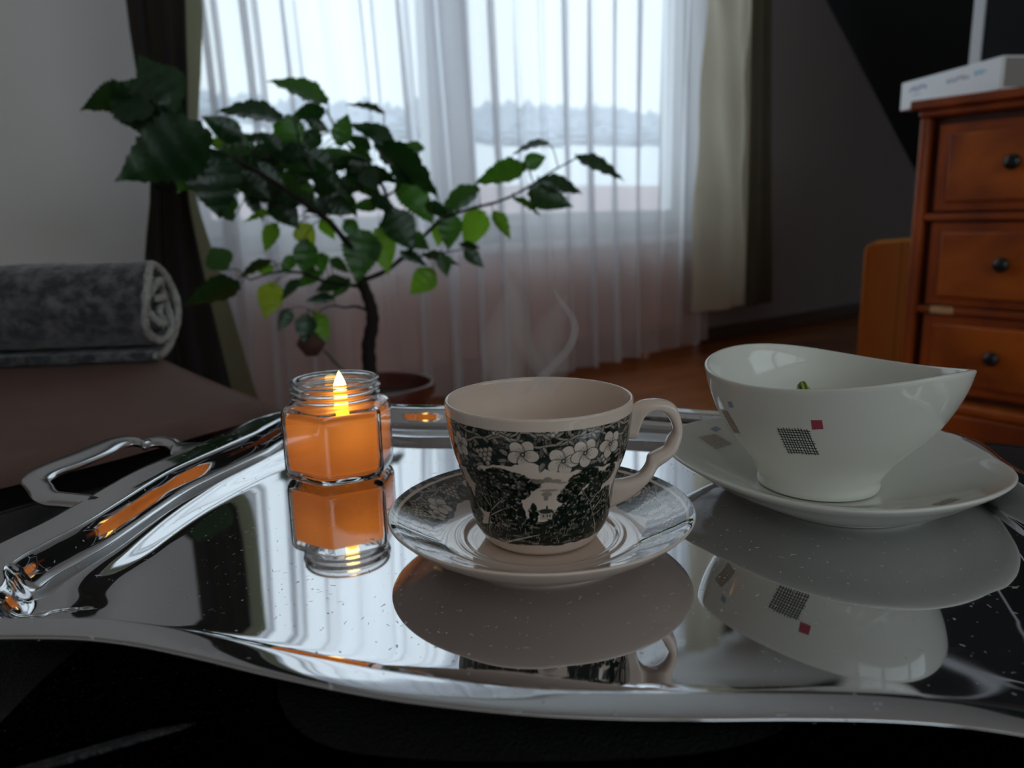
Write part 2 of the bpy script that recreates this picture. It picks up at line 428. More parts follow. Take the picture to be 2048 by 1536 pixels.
# window wall: pieces round the opening joined in one mesh
def quad_prism(V, F, a, b, c, d, off):
    k = len(V); V += [a, b, c, d, a + off, b + off, c + off, d + off]
    F += [(k, k + 1, k + 2, k + 3), (k + 7, k + 6, k + 5, k + 4), (k, k + 4, k + 5, k + 1), (k + 1, k + 5, k + 6, k + 2), (k + 2, k + 6, k + 7, k + 3), (k + 3, k + 7, k + 4, k)]
V, F = [], []
def gable(s0, s1, z0, z1, V, F, t=TW, th=24.):
    quad_prism(V, F, st(s0, t, z0), st(s1, t, z0), st(s1, t, z1), st(s0, t, z1), ET * th)
gable(-160, WS0, ZF, ZC, V, F)
gable(WS0, WS1, ZF, WZ0, V, F); gable(WS0, WS1, WZ1, ZC, V, F)
struct(mesh('wall_window', V, F, M_wall, None, False))
struct(stbox('wall_below_window', WS0 + 2, WS1 - 4, TW - .6, TW - .05, ZF, WZ0 - 3.2, simple('wall_floor_bounce_tint', (.62, .28, .18), .8)))  # warm bounce off the floor is painted into this wall colour
def zslope(s): return 42.6 + (477 - s) * .806
V, F = [], []
quad_prism(V, F, st(WS1, TW, ZF), st(530, TW, ZF), st(530, TW, zslope(530)), st(WS1, TW, ZC), ET * 24)
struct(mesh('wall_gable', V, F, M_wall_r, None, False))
sc0 = 477 - (ZC - 42.6) / .806
V, F = [], []
quad_prism(V, F, st(-160, -260, ZC), st(sc0, -260, ZC), st(sc0, 255, ZC), st(-160, 255, ZC), np.array([0, 0, 8.]))
struct(mesh('ceiling', V, F, M_ceil, None, False))
V, F = [], []
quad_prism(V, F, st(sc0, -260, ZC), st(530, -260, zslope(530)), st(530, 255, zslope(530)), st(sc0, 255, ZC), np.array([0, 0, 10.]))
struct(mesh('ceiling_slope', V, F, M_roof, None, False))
V, F = [], []
quad_prism(V, F, st(-160, -260, ZF), st(-160, 255, ZF), st(-160, 255, ZC), st(-160, -260, ZC), -ES * 10)
struct(mesh('wall_left', V, F, M_wall, None, False))
V, F = [], []
quad_prism(V, F, st(528, -260, ZF), st(528, 255, ZF), st(528, 255, 3), st(528, -260, 3), ES * 10)
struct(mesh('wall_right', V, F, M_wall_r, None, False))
# back wall with an added, unseen window for fill light (behind the viewer)
V, F = [], []
BW0, BW1, BZ0, BZ1 = -154., 290., 45., 180.
for (a, b, c, d) in ((-160, BW0, ZF, ZC), (BW1, 530, ZF, ZC), (BW0, BW1, ZF, BZ0), (BW0, BW1, BZ1, ZC)):
    quad_prism(V, F, st(a, -260, c), st(b, -260, c), st(b, -260, d), st(a, -260, d), -ET * 20)
struct(mesh('wall_back', V, F, M_wall, None, False))
# baseboard right of the window
struct(stbox('baseboard_right', WS1 + 2, 526, TW - 1.6, TW, ZF, ZF + 7, M_base, None, .3))
struct(stbox('baseboard_left', -158, 40, TW - 1.6, TW, ZF, ZF + 7, M_base, None, .3))

# window_1: frames, mullion, sill, panes
def window(name, s0, s1, z0, z1, t, mull):
    root = bpy.data.objects.new(name, None); C.objects.link(root); root['kind'] = 'structure'
    root['_w'] = [float(v) for v in st((s0 + s1) / 2, t, z0)]; root.location = [v * S for v in root['_w']]
    fr = 6.0; d = 5.0
    V, F = [], []
    def b(a0, a1, c0, c1, tt=t, dd=d): quad_prism(V, F, st(a0, tt, c0), st(a1, tt, c0), st(a1, tt, c1), st(a0, tt, c1), ET * dd)
    b(s0, s0 + fr, z0, z1); b(s1 - fr, s1, z0, z1); b(s0 + fr, s1 - fr, z0, z0 + fr); b(s0 + fr, s1 - fr, z1 - fr, z1)
    mesh('window_frame', V, F, M_white, root, False)
    edges = [s0 + fr] + [m_ for m_ in mull] + [s1 - fr]
    for m_ in mull:
        V, F = [], []; b(m_ - 4, m_ + 4, z0 + fr, z1 - fr, t - 1, 7); mesh('mullion', V, F, M_white, root, False)
    for i in range(len(edges) - 1):
        a = edges[i] + (4 if i else 0); e = edges[i + 1] - (4 if i < len(edges) - 2 else 0)
        V, F = [], []; f2 = 5.0
        for (p, q, r_, u) in ((a, a + f2, z0 + fr, z1 - fr), (e - f2, e, z0 + fr, z1 - fr), (a + f2, e - f2, z0 + fr, z0 + fr + f2), (a + f2, e - f2, z1 - fr - f2, z1 - fr)):
            b(p, q, r_, u, t - 2, 6)
        sash = mesh('sash', V, F, M_white, root, False)
        sash['_w'] = root['_w']
        V, F = [], []; b(a + f2, e - f2, z0 + fr + f2, z1 - fr - f2, t + 1, .6)
        g = mesh('pane', V, F, M_pane, root, False)
    return root
w1 = window('window_1', WS0, WS1, WZ0, WZ1, TW + 10, [157.])
stbox('window_sill', WS0 - 2, WS1 + 2, TW - 6, TW + 12, WZ0 - 3, WZ0, M_white, w1, .4)
window('window_added_fill', BW0, BW1, BZ0, BZ1, -270, [-6., 142.])  # added opening, brightens the fronts of cup and bowl
for (a, b_, z0, z1, t, flip) in ((WS0, WS1, WZ0, WZ1, TW + 26, 1), (BW0, BW1, BZ0, BZ1, -282, -1)):   # light portals in the front window and the added fill window
    ld = bpy.data.lights.new('window_portal', 'AREA'); ld.shape = 'RECTANGLE'; ld.size = (b_ - a) * S; ld.size_y = (z1 - z0) * S
    ld.cycles.is_portal = True
    lo = bpy.data.objects.new('window_portal', ld); C.objects.link(lo)
    z_ax = Vector(ET * flip); y_ax = Vector((0, 0, 1)); x_ax = y_ax.cross(z_ax)
    mm = Matrix.Identity(4)
    for i in range(3): mm[i][0] = x_ax[i]; mm[i][1] = y_ax[i]; mm[i][2] = z_ax[i]
    c = st((a + b_) / 2, t, (z0 + z1) / 2); mm.translation = Vector(c * S); lo.matrix_world = mm

# radiator under the window
rad = thing('radiator', 'low ribbed radiator below the window behind the sheer curtain', 'radiator', st(180, TW - 6, ZF))
stbox('front_panel', 100, 262, TW - 9, TW - 7.6, ZF + 12, WZ0 - 12, M_rad, rad, .3)
V, F = [], []
for k in range(40):
    a = 102 + k * 4; quad_prism(V, F, st(a, TW - 9.7, ZF + 14), st(a + 2.2, TW - 9.7, ZF + 14), st(a + 2.2, TW - 9.7, WZ0 - 14), st(a, TW - 9.7, WZ0 - 14), ET * .8)
mesh('rib', V, F, M_rad, rad, False)['kind'] = 'stuff'
stbox('top_grille', 100, 262, TW - 9, TW - 1, WZ0 - 12, WZ0 - 10.6, M_rad, rad, .2)
for a in (120, 240): stbox('foot', a, a + 3, TW - 8, TW - 2, ZF, ZF + 12.2, M_rad, rad)

# ------------------------------------------------------------------ outside: snowy hillside
def outside():
    ns, nt_ = 60, 40; V = []
    for i in range(ns):
        for j in range(nt_):
            s_ = -9000 + 20000 * i / (ns - 1); t_ = 500 + 9500 * (j / (nt_ - 1)) ** 1.5
            f = (t_ - 500) / 9500
            z_ = -260 + 1780 * f ** 1.15 + 120 * math.sin(s_ * .0006 + f * 3) * f + (rng.random() - .5) * 15 * f
            V.append(st(s_, t_, z_))
    tag(mesh('snowy_hillside', V, grid_faces(ns, nt_), M_snow), None, None, None, 'structure')
    V, F = [], []
    for k in range(900):       # conifers along the ridge, too far and small to pick apart
        u = rng.random(); t_ = 6700 + rng.random() * 2600; s_ = -5500 + 15500 * u
        f = (t_ - 500) / 9500
        zb = -270 + 1780 * f ** 1.15 + 120 * math.sin(s_ * .0006 + f * 3) * f
        h = 160 + rng.random() * 120; r_ = 150 + rng.random() * 160; c = st(s_, t_, zb); k0 = len(V)
        if 1500 < s_ < 2600 and rng.random() < .7: continue
        for lv in range(3):
            k0 = len(V); z0 = h * lv * .27; z1 = z0 + h * .5; rr = r_ * (1 - .28 * lv)
            V.extend([c + np.array([rr * math.cos(a), rr * math.sin(a), z0]) for a in np.linspace(0, 6.283, 7)[:-1]]); V.append(c + np.array([0, 0, z1]))
            F.extend([(k0 + q, k0 + (q + 1) % 6, k0 + 6) for q in range(6)])
    o = mesh('conifer_belt', V, F, M_tree); tag(o, 'blurred blue grey belt of trees on the snowy hillside outside', 'trees', None, 'stuff')
    t = thing('neighbouring_house', 'blurred pinkish roof of a low building just outside the window', 'building', st(950, 1500, -260))
    V, F = [], []
    quad_prism(V, F, st(500, 1300, -260), st(1900, 1300, -260), st(1900, 1300, -40), st(500, 1300, -40), ET * 400)
    mesh('wall', V, F, M_roofout, t, False)
    V = [st(450, 1250, -45), st(1950, 1250, -45), st(1950, 1750, -45), st(450, 1750, -45), st(450, 1500, 90), st(1950, 1500, 90)]
    mesh('roof', V, [(0, 1, 5, 4), (2, 3, 4, 5), (0, 4, 3), (1, 2, 5), (3, 2, 1, 0)], M_roofout, t, False)
outside()

# ------------------------------------------------------------------ curtains
def wavy(name, s0, s1, z0f, z1, t, amp, wl, mat, parent, seed=1, npts=520, nz=22, bunch=.8):
    """sheet with deep pleats; z0f(s) gives the hem"""
    rr = random.Random(seed)
    ph = [rr.random() * 6.28 for _ in range(6)]
    G = np.zeros((npts, nz, 3))
    for i in range(npts):
        u = i / (npts - 1); s = s0 + (s1 - s0) * u
        a0 = 2 * math.pi * s / wl + 1.2 * math.sin(s * .05 + ph[0]) + .8 * math.sin(s * .021 + ph[1])
        am = amp * (.35 + .65 * abs(math.sin(s * .043 + ph[2])) ) 
        for j in range(nz):
            v = j / (nz - 1); zb = z0f(s); z = zb + (z1 - zb) * v
            k = am * (.75 + .35 * (1 - v)) 
            drift = 1.8 * math.sin(z * .018 + s * .02 + ph[3])
            a = a0 + .25 * math.sin(z * .02 + ph[4])
            G[i, j] = st(s + drift + k * bunch * math.sin(2 * a) * .55, t + k * math.sin(a) + .5 * math.sin(a * 2.3 + z * .03), z)
    return mesh(name, G.reshape(-1, 3), grid_faces(npts, nz), mat, parent)
hem = lambda s: ZF + 1.5 + max(0, (s - 150)) * .03
sh = thing('sheer_curtain', 'long white see-through curtain hanging in pleats across the whole window', 'curtain', st(165, 216, ZF))
sheer = wavy('voile', 54, 274, hem, ZC - 3, 216, 4.2, 11.5, M_sheer, sh, 5, 900, 26, 1.0)
tube('rail', [st(20, 214, ZC - 1.5), st(310, 214, ZC - 1.5)], 1.0, M_white, sh)

def drape(name, tl, label, left_px, right_px, zs_px, tplane, zb, cuts, mats, folds, amp, seed):
    """drape whose left and right edges follow the photographed outline on the vertical plane t=tplane"""
    pass
def edge_s(px, py, t): q = wall_hit(px, py, t); return q @ ES, q[2]
def build_drape(root, tp, L, Rr, ztop, zbot, profile, name, mat, nz=30, u0=0., u1=1., npts=80):
    lz = sorted([edge_s(x, y, tp)[::-1] for x, y in L]); rz = sorted([edge_s(x, y, tp)[::-1] for x, y in Rr])
    G = np.zeros((npts, nz, 3))
    for j in range(nz):
        z = zbot + (ztop - zbot) * j / (nz - 1)
        sl = np.interp(z, [a for a, b in lz], [b for a, b in lz]); sr = np.interp(z, [a for a, b in rz], [b for a, b in rz])
        for i in range(npts):
            u = u0 + (u1 - u0) * i / (npts - 1)
            ds, dt = profile(u, z)
            G[i, j] = st(sl + (sr - sl) * (u + ds), tp + dt, z)
    return mesh(name, G.reshape(-1, 3), grid_faces(npts, nz), mat, root)
dl = thing('left_drape', 'dark heavy drape gathered at the left side of the window', 'drape', st(48, 205, ZF))
Ld = [(252, 0), (262, 80), (278, 170), (296, 300), (304, 370), (296, 430), (288, 520), (288, 600), (300, 800)]
Rd = [(424, 0), (418, 150), (410, 260), (402, 340), (408, 400), (432, 480), (458, 560), (484, 650), (514, 755), (530, 800)]
pf = lambda u, z: (.02 * math.sin(u * 30 + z * .02), 2.6 * math.sin(u * 26 + z * .012) + 1.5 * math.sin(u * 11))
build_drape(dl, 202, Ld, Rd, ZC - 4, -40, pf, 'panel', M_drape_l, 30, 0, .74)
build_drape(dl, 202, Ld, Rd, ZC - 4, -40, lambda u, z: (0, 2.6 * math.sin(.74 * 26 + z * .012) + 1.5 * math.sin(8.1) + (u - .74) * 12), 'lining_edge', M_drape_edge, 30, .74, 1.0, 16)
tube('tie_back', [st(*edge_s(300, 372, 205)[:1], 201, edge_s(300, 372, 205)[1]), st(edge_s(350, 380, 199)[0], 199, edge_s(350, 380, 199)[1]), st(edge_s(405, 368, 203)[0], 203, edge_s(405, 368, 203)[1])], .6, M_dark, dl, 8)
dr = thing('right_drape', 'pale khaki drape hanging at the right side of the window, ending above the floor', 'drape', st(280, 208, -24))
Lr = [(1412, -200), (1408, 0), (1402, 200), (1396, 330), (1390, 450), (1380, 560), (1377, 640)]
Rrr = [(1531, -200), (1531, 0), (1530, 200), (1529, 400), (1528, 640)]
def pr(u, z):
    # broad front fold facing the room, then a return turned away from the light
    if u < .62: return (0, -6 * math.sin(u / .62 * math.pi * .9) + 1.0 * math.sin(u * 20 + z * .05) + .8 * math.sin(z * .12 + u * 9))
    v = (u - .62) / .38
    return (.04 * v, -4 + 3.5 * v + 1.3 * math.sin(v * 11))
build_drape(dr, 208, Lr, Rrr, ZC - 4, -24.5, pr, 'panel', M_drape_r, 60, 0, .66, 60)
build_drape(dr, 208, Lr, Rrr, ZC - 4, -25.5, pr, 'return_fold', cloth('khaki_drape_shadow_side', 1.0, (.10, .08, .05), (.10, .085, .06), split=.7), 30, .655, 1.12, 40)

# ------------------------------------------------------------------ door standing open behind the chest
dt0, dt1 = 128., 45.
dq = st(300, 128, 0)
door = struct(bpy.data.objects.new('door_1', None)); C.objects.link(door)
door['_w'] = [float(v) for v in st(300, 128, ZF)]; door.location = [v * S for v in door['_w']]
stbox('leaf_panel', 301, 304, 50, 127, ZF + .5, 158, M_dark, door)
stbox('stile', 300, 305, 125.0, 128.6, ZF + .5, 163, M_white, door, .3)
stbox('top_rail', 300, 305, 50, 125, 159.5, 163, M_white, door, .3)
stbox('hinge_stile', 300, 305, 46, 50, ZF + .5, 163, M_white, door, .3)

# ------------------------------------------------------------------ chest of drawers
ch = thing('chest_of_drawers', 'tall orange brown chest of drawers with black round knobs', 'chest of drawers', st(240, 62, ZF))
CT0, CT1 = 20., 104.
def cb(name, s0, s1, t0, t1, z0, z1, m, par=ch, bev=.0): return stbox(name, s0, s1, t0, t1, z0, z1, m, par, bev)
cb('carcass', 221.5, 262, CT0 + 1, CT1 - 1.2, ZF + 8, 41, M_chest_dark)
cb('top_board', 215.6, 264, CT0 - 2, CT1 + 2.2, 40.6, 43, M_chest, ch, .5)
cb('cornice', 217.4, 263, CT0 - .6, CT1 + .6, 38.6, 40.6, M_chest, ch, .7)
cb('side_panel', 219, 263, CT1 - 1.6, CT1, ZF + 8, 38.6, M_chest, ch, .3)
cb('corner_post', 217.6, 221, CT1 - 2.4, CT1 + .2, ZF + 8, 38.6, M_chest, ch, .8)
cb('corner_post', 217.6, 221, CT0, CT0 + 2.6, ZF + 8, 38.6, M_chest, ch, .8)
cb('plinth', 214.5, 264, CT0 - 2, CT1 + 2, ZF, ZF + 5.6, M_chest, ch, .4)
cb('plinth_moulding', 216, 263.5, CT0 - 1, CT1 + 1, ZF + 5.6, ZF + 8.4, M_chest_panel, ch, .9)
for (z0, z1) in ((-34.5, -13.4), (-10.8, 11.2), (14.2, 36.4)):
    d = cb('drawer', 219.2, 222.5, CT0 + 3.6, CT1 - 4.6, z0, z1, M_chest, ch, .25)
    d['_w'] = ch['_w']
    p_ = cb('raised_panel', 218.3, 219.3, CT0 + 6, CT1 - 7.6, z0 + 2.4, z1 - 2.4, M_chest_panel, d, .45)
    p_.parent = d; p_.matrix_parent_inverse = Matrix.Identity(4); p_.location = (0, 0, 0)
    for kt in (80.4, 43.6):
        kz = (z0 + z1) / 2 + .4; c = st(218.3, kt, kz)
        prof = [(0.01, -3.3), (1.0, -3.2), (1.75, -2.6), (1.95, -1.9), (1.6, -1.1), (.8, -.7), (.7, 0), (.75, .4)]
        P = catmull(prof, 3); n = 20; V = []
        for k in range(n):
            a = 2 * math.pi * k / n
            for r_, q in P: V.append(c + ES * q + ET * r_ * math.cos(a) + np.array([0, 0, 1]) * r_ * math.sin(a))
        kn = mesh('knob', V, grid_faces(n, len(P), True, False), M_blackknob, ch)
        kn.parent = d
        tag(kn, 'black round knob')
for z in (12.7, -12.1): cb('drawer_rail', 218.4, 222, CT0 + 2.4, CT1 - 2.4, z - .9, z + .9, M_chest, ch, .3)
tag(cb('veneer_repair', 218.0, 218.6, CT1 - 12.5, CT1 - 6.6, -12.9, -11.0, M_patchwood, ch, .1), 'small pale wood patch at the left of the drawer rail')

# white box on top
p0 = np.array([115.7, 236.5, 43.0]); p1 = np.array([120.7, 197.4, 43.0])
eL = p1 - p0; eL_n = eL / np.linalg.norm(eL); eW = np.array([-eL_n[1], eL_n[0], 0]) * 24
bxr = thing('flat_box', 'white flat cardboard box with faint print lying on the chest of drawers', 'box', (p0 + p1) / 2 + eW / 2)
HB = 7.8
box('carton', p0, eL, eW, (0, 0, HB), M_card, bxr, .35)
box('end_label', p1 + eL_n * .02 + eW * .03 + np.array([0, 0, .5]), eL_n * .08, eW * .94, (0, 0, HB - 1.0), M_cardside, bxr)
def strip(name, u0, u1, v0, v1, mat, n=9, seed=0):
    """row of small printed glyph bars on the long side"""
    rr = random.Random(seed); V, F = [], []
    nW = -eW / 24 * .03
    for k in range(n):
        a = u0 + (u1 - u0) * k / n; b = a + (u1 - u0) / n * .62
        lo_ = v0 + (v1 - v0) * (.0 if rr.random() < .7 else .3); hi = v1 if rr.random() < .6 else v0 + (v1 - v0) * .65
        q = [p0 + eL * a, p0 + eL * b]; q = [x + nW for x in q]; up = np.array([0, 0, 1.])
        k0 = len(V); V += [q[0] + up * lo_, q[1] + up * lo_, q[1] + up * hi, q[0] + up * hi]; F.append((k0, k0 + 1, k0 + 2, k0 + 3))
    mesh(name, V, F, mat, bxr, False)
strip('blue_lettering', .10, .30, 4.6, 6.0, M_blueprint, 8, 1)
strip('small_lettering', .14, .22, 3.4, 3.9, M_greyprint, 4, 2)
strip('grey_lettering', .50, .72, 4.4, 5.6, M_greyprint, 10, 3)
strip('cyan_lettering', .76, .88, 4.6, 5.8, M_cyanprint, 4, 4)

# orange cabinet end left of the chest
oc = thing('low_cabinet', 'light orange wooden cabinet end with rounded top corner beside the chest of drawers', 'cabinet', (131, 272, ZF))
A0 = by(1722, 600, 268); d0 = np.array([ES[0], ES[1], 0]); 
def ocab():
    base = np.array([A0[0], A0[1], 0]); zt = 3.6; pts = []
    w_ = 40.; r_ = 3.2
    pts = [(0, ZF)] + [(r_ - r_ * math.cos(a), zt - r_ + r_ * math.sin(a)) for a in np.linspace(0, math.pi / 2, 8)] + [(w_, zt + 1.5), (w_, ZF)]
    d0 = np.array([.985, .17, 0]); dd_ = np.array([.50, .866, 0])
    n = len(pts); V = [base + d0 * a + np.array([0, 0, z]) for a, z in pts] + [base + d0 * a + dd_ * 30 + np.array([0, 0, z]) for a, z in pts]
    F = [tuple(range(n))[::-1], tuple(range(n, 2 * n))] + [(i, (i + 1) % n, (i + 1) % n + n, i + n) for i in range(n)]
    b = mesh('end_panel', V, F, M_orange, oc, True, 40); bevel(b, .5, 2)
    seam = base + d0 * 14.2
    box('edge_seam', seam + np.array([0, 0, ZF + 2]), d0 * .25, -dd_ * .08, (0, 0, zt - ZF - 1.7), M_chest_dark, oc)
ocab()

# ------------------------------------------------------------------ sofa seat, blanket
Cc = np.array([-20.6, 68.2, 0]); ua = np.array([-.6, -.8, 0]); ub = np.array([-.63, .777, 0])
sofa = thing('sofa', 'low sofa with brown fabric seat beside the tray, blanket roll on it', 'sofa', Cc + ua * 40 + ub * 35 + np.array([0, 0, ZF]))
def cushion(name, o, a, la, b, lb, z0, z1, mat, par, puff=1.2, nx=40, ny=40, r_=3.5):
    V = []; rr = random.Random(4)
    for i in range(nx):
        for j in range(ny):
            x = i / (nx - 1) * 2 - 1; y = j / (ny - 1) * 2 - 1
            ex = np.sign(x) * min(1, abs(x)) ; ey = y
            X = o + a * la * (x + 1) / 2 + b * lb * (y + 1) / 2
            edge = min(1 - abs(x), (1 - abs(y))) * min(la, lb) / 2
            drop = r_ * (1 - math.sqrt(max(0, 1 - (1 - min(1, edge / r_)) ** 2)))
            wr = .22 * math.sin(i * .9 + j * .25) * math.exp(-edge / 14) + .5 * (float(vnoise(np.array(i * .22), np.array(j * .22))) - .5)
            V.append(X + np.array([0, 0, z1 - drop + puff * (1 - x * x) * (1 - y * y) * .3 + wr * .5 - puff * .15]))
    F = grid_faces(nx, ny); n0 = len(V)
    border = [i * ny for i in range(nx)] + [(nx - 1) * ny + j for j in range(1, ny)] + [i * ny + ny - 1 for i in range(nx - 2, -1, -1)] + [j for j in range(ny - 2, 0, -1)]
    cen = o + a * la / 2 + b * lb / 2
    for k in border:
        q = V[k].copy(); dv = (q - cen) * np.array([1, 1, 0]); q = q - dv * .02; q[2] = z0; V.append(q)
    m = len(border)
    F += [(border[k], border[(k + 1) % m], n0 + (k + 1) % m, n0 + k) for k in range(m)] + [tuple(n0 + k for k in range(m))]
    return mesh(name, V, F, mat, par, True, 60)
cushion('seat_cushion', Cc, ua, 120, ub, 64, -1.6, 0, M_seat, sofa, .6, r_=1.3)
box('base', Cc + ua * 5 + ub * 6 + np.array([0, 0, ZF + 5]), ua * 110, ub * 54, (0, 0, -ZF - 6.7), M_dark, sofa, 1.)
for (i, j) in ((8, 8), (108, 8), (8, 54), (108, 54)): box('leg', Cc + ua * i + ub * j + np.array([0, 0, ZF]), ua * 4, ub * 4, (0, 0, 5.2), M_dark, sofa)

def blanket():
    axis = np.array([-.997, -.07, 0]); ctr = np.array([-41.2, 89.5, .35]); r0 = 6.1
    across = np.array([-.07, .997, 0]) ; across = across / np.linalg.norm(across)
    root = thing('rolled_blanket', 'mottled grey fleece blanket rolled up on the brown sofa seat', 'blanket', ctr + axis * 25)
    m, nt, p = new_mat('grey_fleece')
    tc = N(nt, 'ShaderNodeTexCoord'); nz = N(nt, 'ShaderNodeTexNoise'); nz.inputs['Scale'].default_value = 62; nz.inputs['Detail'].default_value = 3; nz.inputs['Roughness'].default_value = .6
    nt.links.new(tc.outputs['Object'], nz.inputs['Vector'])
    cr = N(nt, 'ShaderNodeValToRGB'); cr.color_ramp.elements[0].position = .40; cr.color_ramp.elements[0].color = (.035, .034, .042, 1)
    cr.color_ramp.elements[1].position = .66; cr.color_ramp.elements[1].color = (.15, .142, .15, 1)
    nt.links.new(nz.outputs['Fac'], cr.inputs['Fac']); nt.links.new(cr.outputs['Color'], p.inputs['Base Color'])
    p.inputs['Roughness'].default_value = .95; p.inputs['Sheen Weight'].default_value = .4
    b = N(nt, 'ShaderNodeBump'); b.inputs['Strength'].default_value = .8; b.inputs['Distance'].default_value = .004
    nt.links.new(nz.outputs['Fac'], b.inputs['Height']); nt.links.new(b.outputs['Normal'], p.inputs['Normal'])
    M_edge = simple('pale_fleece_edge', (.42, .41, .38), .95, noise=(120, .5), bump=(260, 1, .004))
    nS = 150; turns = 2.6; L = 62; nl = 60
    A = np.linspace(0, turns * 2 * np.pi, nS)
    def spiral(k, inner):
        a = A[k]; rr = r0 * (1 - .30 * a / (2 * np.pi)) + .12 * math.sin(a * 3.1)
        rr -= (.95 if inner else 0)
        th = -1.35 - a * 1.0
        sq = 1 - .03 * math.cos(2 * th)
        return across * (-rr * math.cos(th)) * 1.0 + np.array([0, 0, 1]) * rr * math.sin(th) * sq
    V = []; 
    for inner in (0, 1):
        for l in range(nl):
            u = l / (nl - 1)
            for k in range(nS):
                x = u * L + .45 * math.sin(A[k] * 2.3 + 1) * math.exp(-u * 20)
                nzv = .18 * (float(_lat[(l * 3) % 64, (k * 2) % 64]) - .5)
                q = spiral(k, inner); q = q * (1 + nzv / 5)
                V.append(ctr + np.array([0, 0, r0 + .1]) + axis * x + q)
    F = []
    m_ = nl * nS
    for l in range(nl - 1):
        for k in range(nS - 1):
            a = l * nS + k; F.append((a, a + nS, a + nS + 1, a + 1)); F.append((m_ + a + 1, m_ + a + nS + 1, m_ + a + nS, m_ + a))
    for k in range(nS - 1):
        F.append((k, k + 1, m_ + k + 1, m_ + k))
    for l in range(nl - 1):
        F.append((l * nS, m_ + l * nS, m_ + (l + 1) * nS, (l + 1) * nS)); e = nS - 1; F.append((l * nS + e, (l + 1) * nS + e, m_ + (l + 1) * nS + e, m_ + l * nS + e))
    o = mesh('roll', V, F, m, root)
    # pale fuzzy edge following the spiral at the visible end
    P = []
    for k in range(0, nS, 1):
        q = (spiral(k, 0) + spiral(k, 1)) / 2
        P.append(ctr + np.array([0, 0, r0 + .1]) - axis * (.25 - .45 * math.sin(A[k] * 2.3 + 1)) + q)
    rad_ = [.42 + .16 * _lat[k % 64, 7] for k in range(len(P))]
    tube('fleece_edge', P, rad_, M_edge, root, 8)
    # tufts of pile standing out of the edge, one part of uncountable hairs
    V, F = [], []
    for k in range(2600):
        i = rng.randrange(len(P)); b0 = P[i] + np.array([rng.uniform(-.3, .3) for _ in range(3)])
        d = np.array([rng.gauss(0, 1) for _ in range(3)]); d /= np.linalg.norm(d); d = d - axis * .3
        e = np.cross(d, [0, 0, 1.]); e /= np.linalg.norm(e) + 1e-6
        k0 = len(V); L_ = rng.uniform(.3, .65); V += [b0 - e * .05, b0 + e * .05, b0 + d * L_]; F.append((k0, k0 + 1, k0 + 2))
    mesh('pile', V, F, M_edge, root, False)['kind'] = 'stuff'
blanket()

# ------------------------------------------------------------------ potted plant
PC = np.array([-31.0, 170.0, ZF])
pl = thing('potted_plant', 'small bushy green tree in a dark brown pot in front of the window', 'plant', PC)
pot = lathe('pot', [(0.01, .3), (7.5, .0), (9.3, .2), (9.6, 1), (11.4, 14), (12.6, 21), (12.9, 22), (13.4, 22.2), (13.5, 24.4), (13.1, 24.8), (12.6, 24.5), (12.3, 22), (11.9, 20.5)], PC, M_pot, pl, 64, False, 3)
lathe('soil', [(0.01, 21.0), (5, 21.3), (10, 20.8), (12.0, 20.9)], PC, M_soil, pl, 48, False, 3)
DP = 170.
def pp(x, y, D=DP): return by(x, y, D)
def limb(name, pts, r0, r1, D0=DP, D1=DP, sub=6):
    k = len(pts); P = [by(x, y, D0 + (D1 - D0) * i / (k - 1)) for i, (x, y) in enumerate(pts)]
    P = catmull(P, sub); rd = np.linspace(r0, r1, len(P)) * (1 + .08 * np.sin(np.arange(len(P)) * 1.7))
    tube(name, P, rd, M_bark, pl, 8); return P
BR = []
BR.append(limb('trunk', [(741, 800), (739, 735), (737, 690), (745, 645), (741, 610), (728, 575), (718, 548), (721, 515), (728, 480)], 1.75, .95))
BR.append(limb('branch', [(722, 545), (712, 510), (688, 478), (655, 440), (612, 410), (560, 372), (500, 335), (440, 305), (380, 285), (330, 240), (300, 200)], .7, .18, 170, 132))
BR.append(limb('branch', [(727, 560), (765, 545), (800, 520), (850, 470), (885, 438), (940, 418), (1000, 402), (1050, 378), (1100, 345), (1150, 318)], .55, .15, 170, 165))
BR.append(limb('branch', [(726, 500), (745, 478), (768, 440), (772, 390), (745, 340), (705, 300), (675, 262), (655, 225)], .5, .2, 170, 172))
BR.append(limb('branch', [(716, 572), (680, 568), (640, 560), (600, 545), (550, 545), (500, 560)], .45, .15, 170, 150))
BR.append(limb('branch', [(738, 622), (712, 613), (690, 615), (660, 612), (630, 628)], .35, .12, 170, 168))
BR.append(limb('branch', [(650, 436), (640, 390), (620, 340), (600, 290), (590, 240)], .4, .15, 164, 160))
BR.append(limb('branch', [(770, 395), (800, 370), (790, 330), (770, 290)], .3, .12, 170, 175))
BR.append(limb('branch', [(800, 520), (840, 512), (890, 505), (930, 498)], .25, .1, 170, 168))
BRP = np.concatenate(BR)
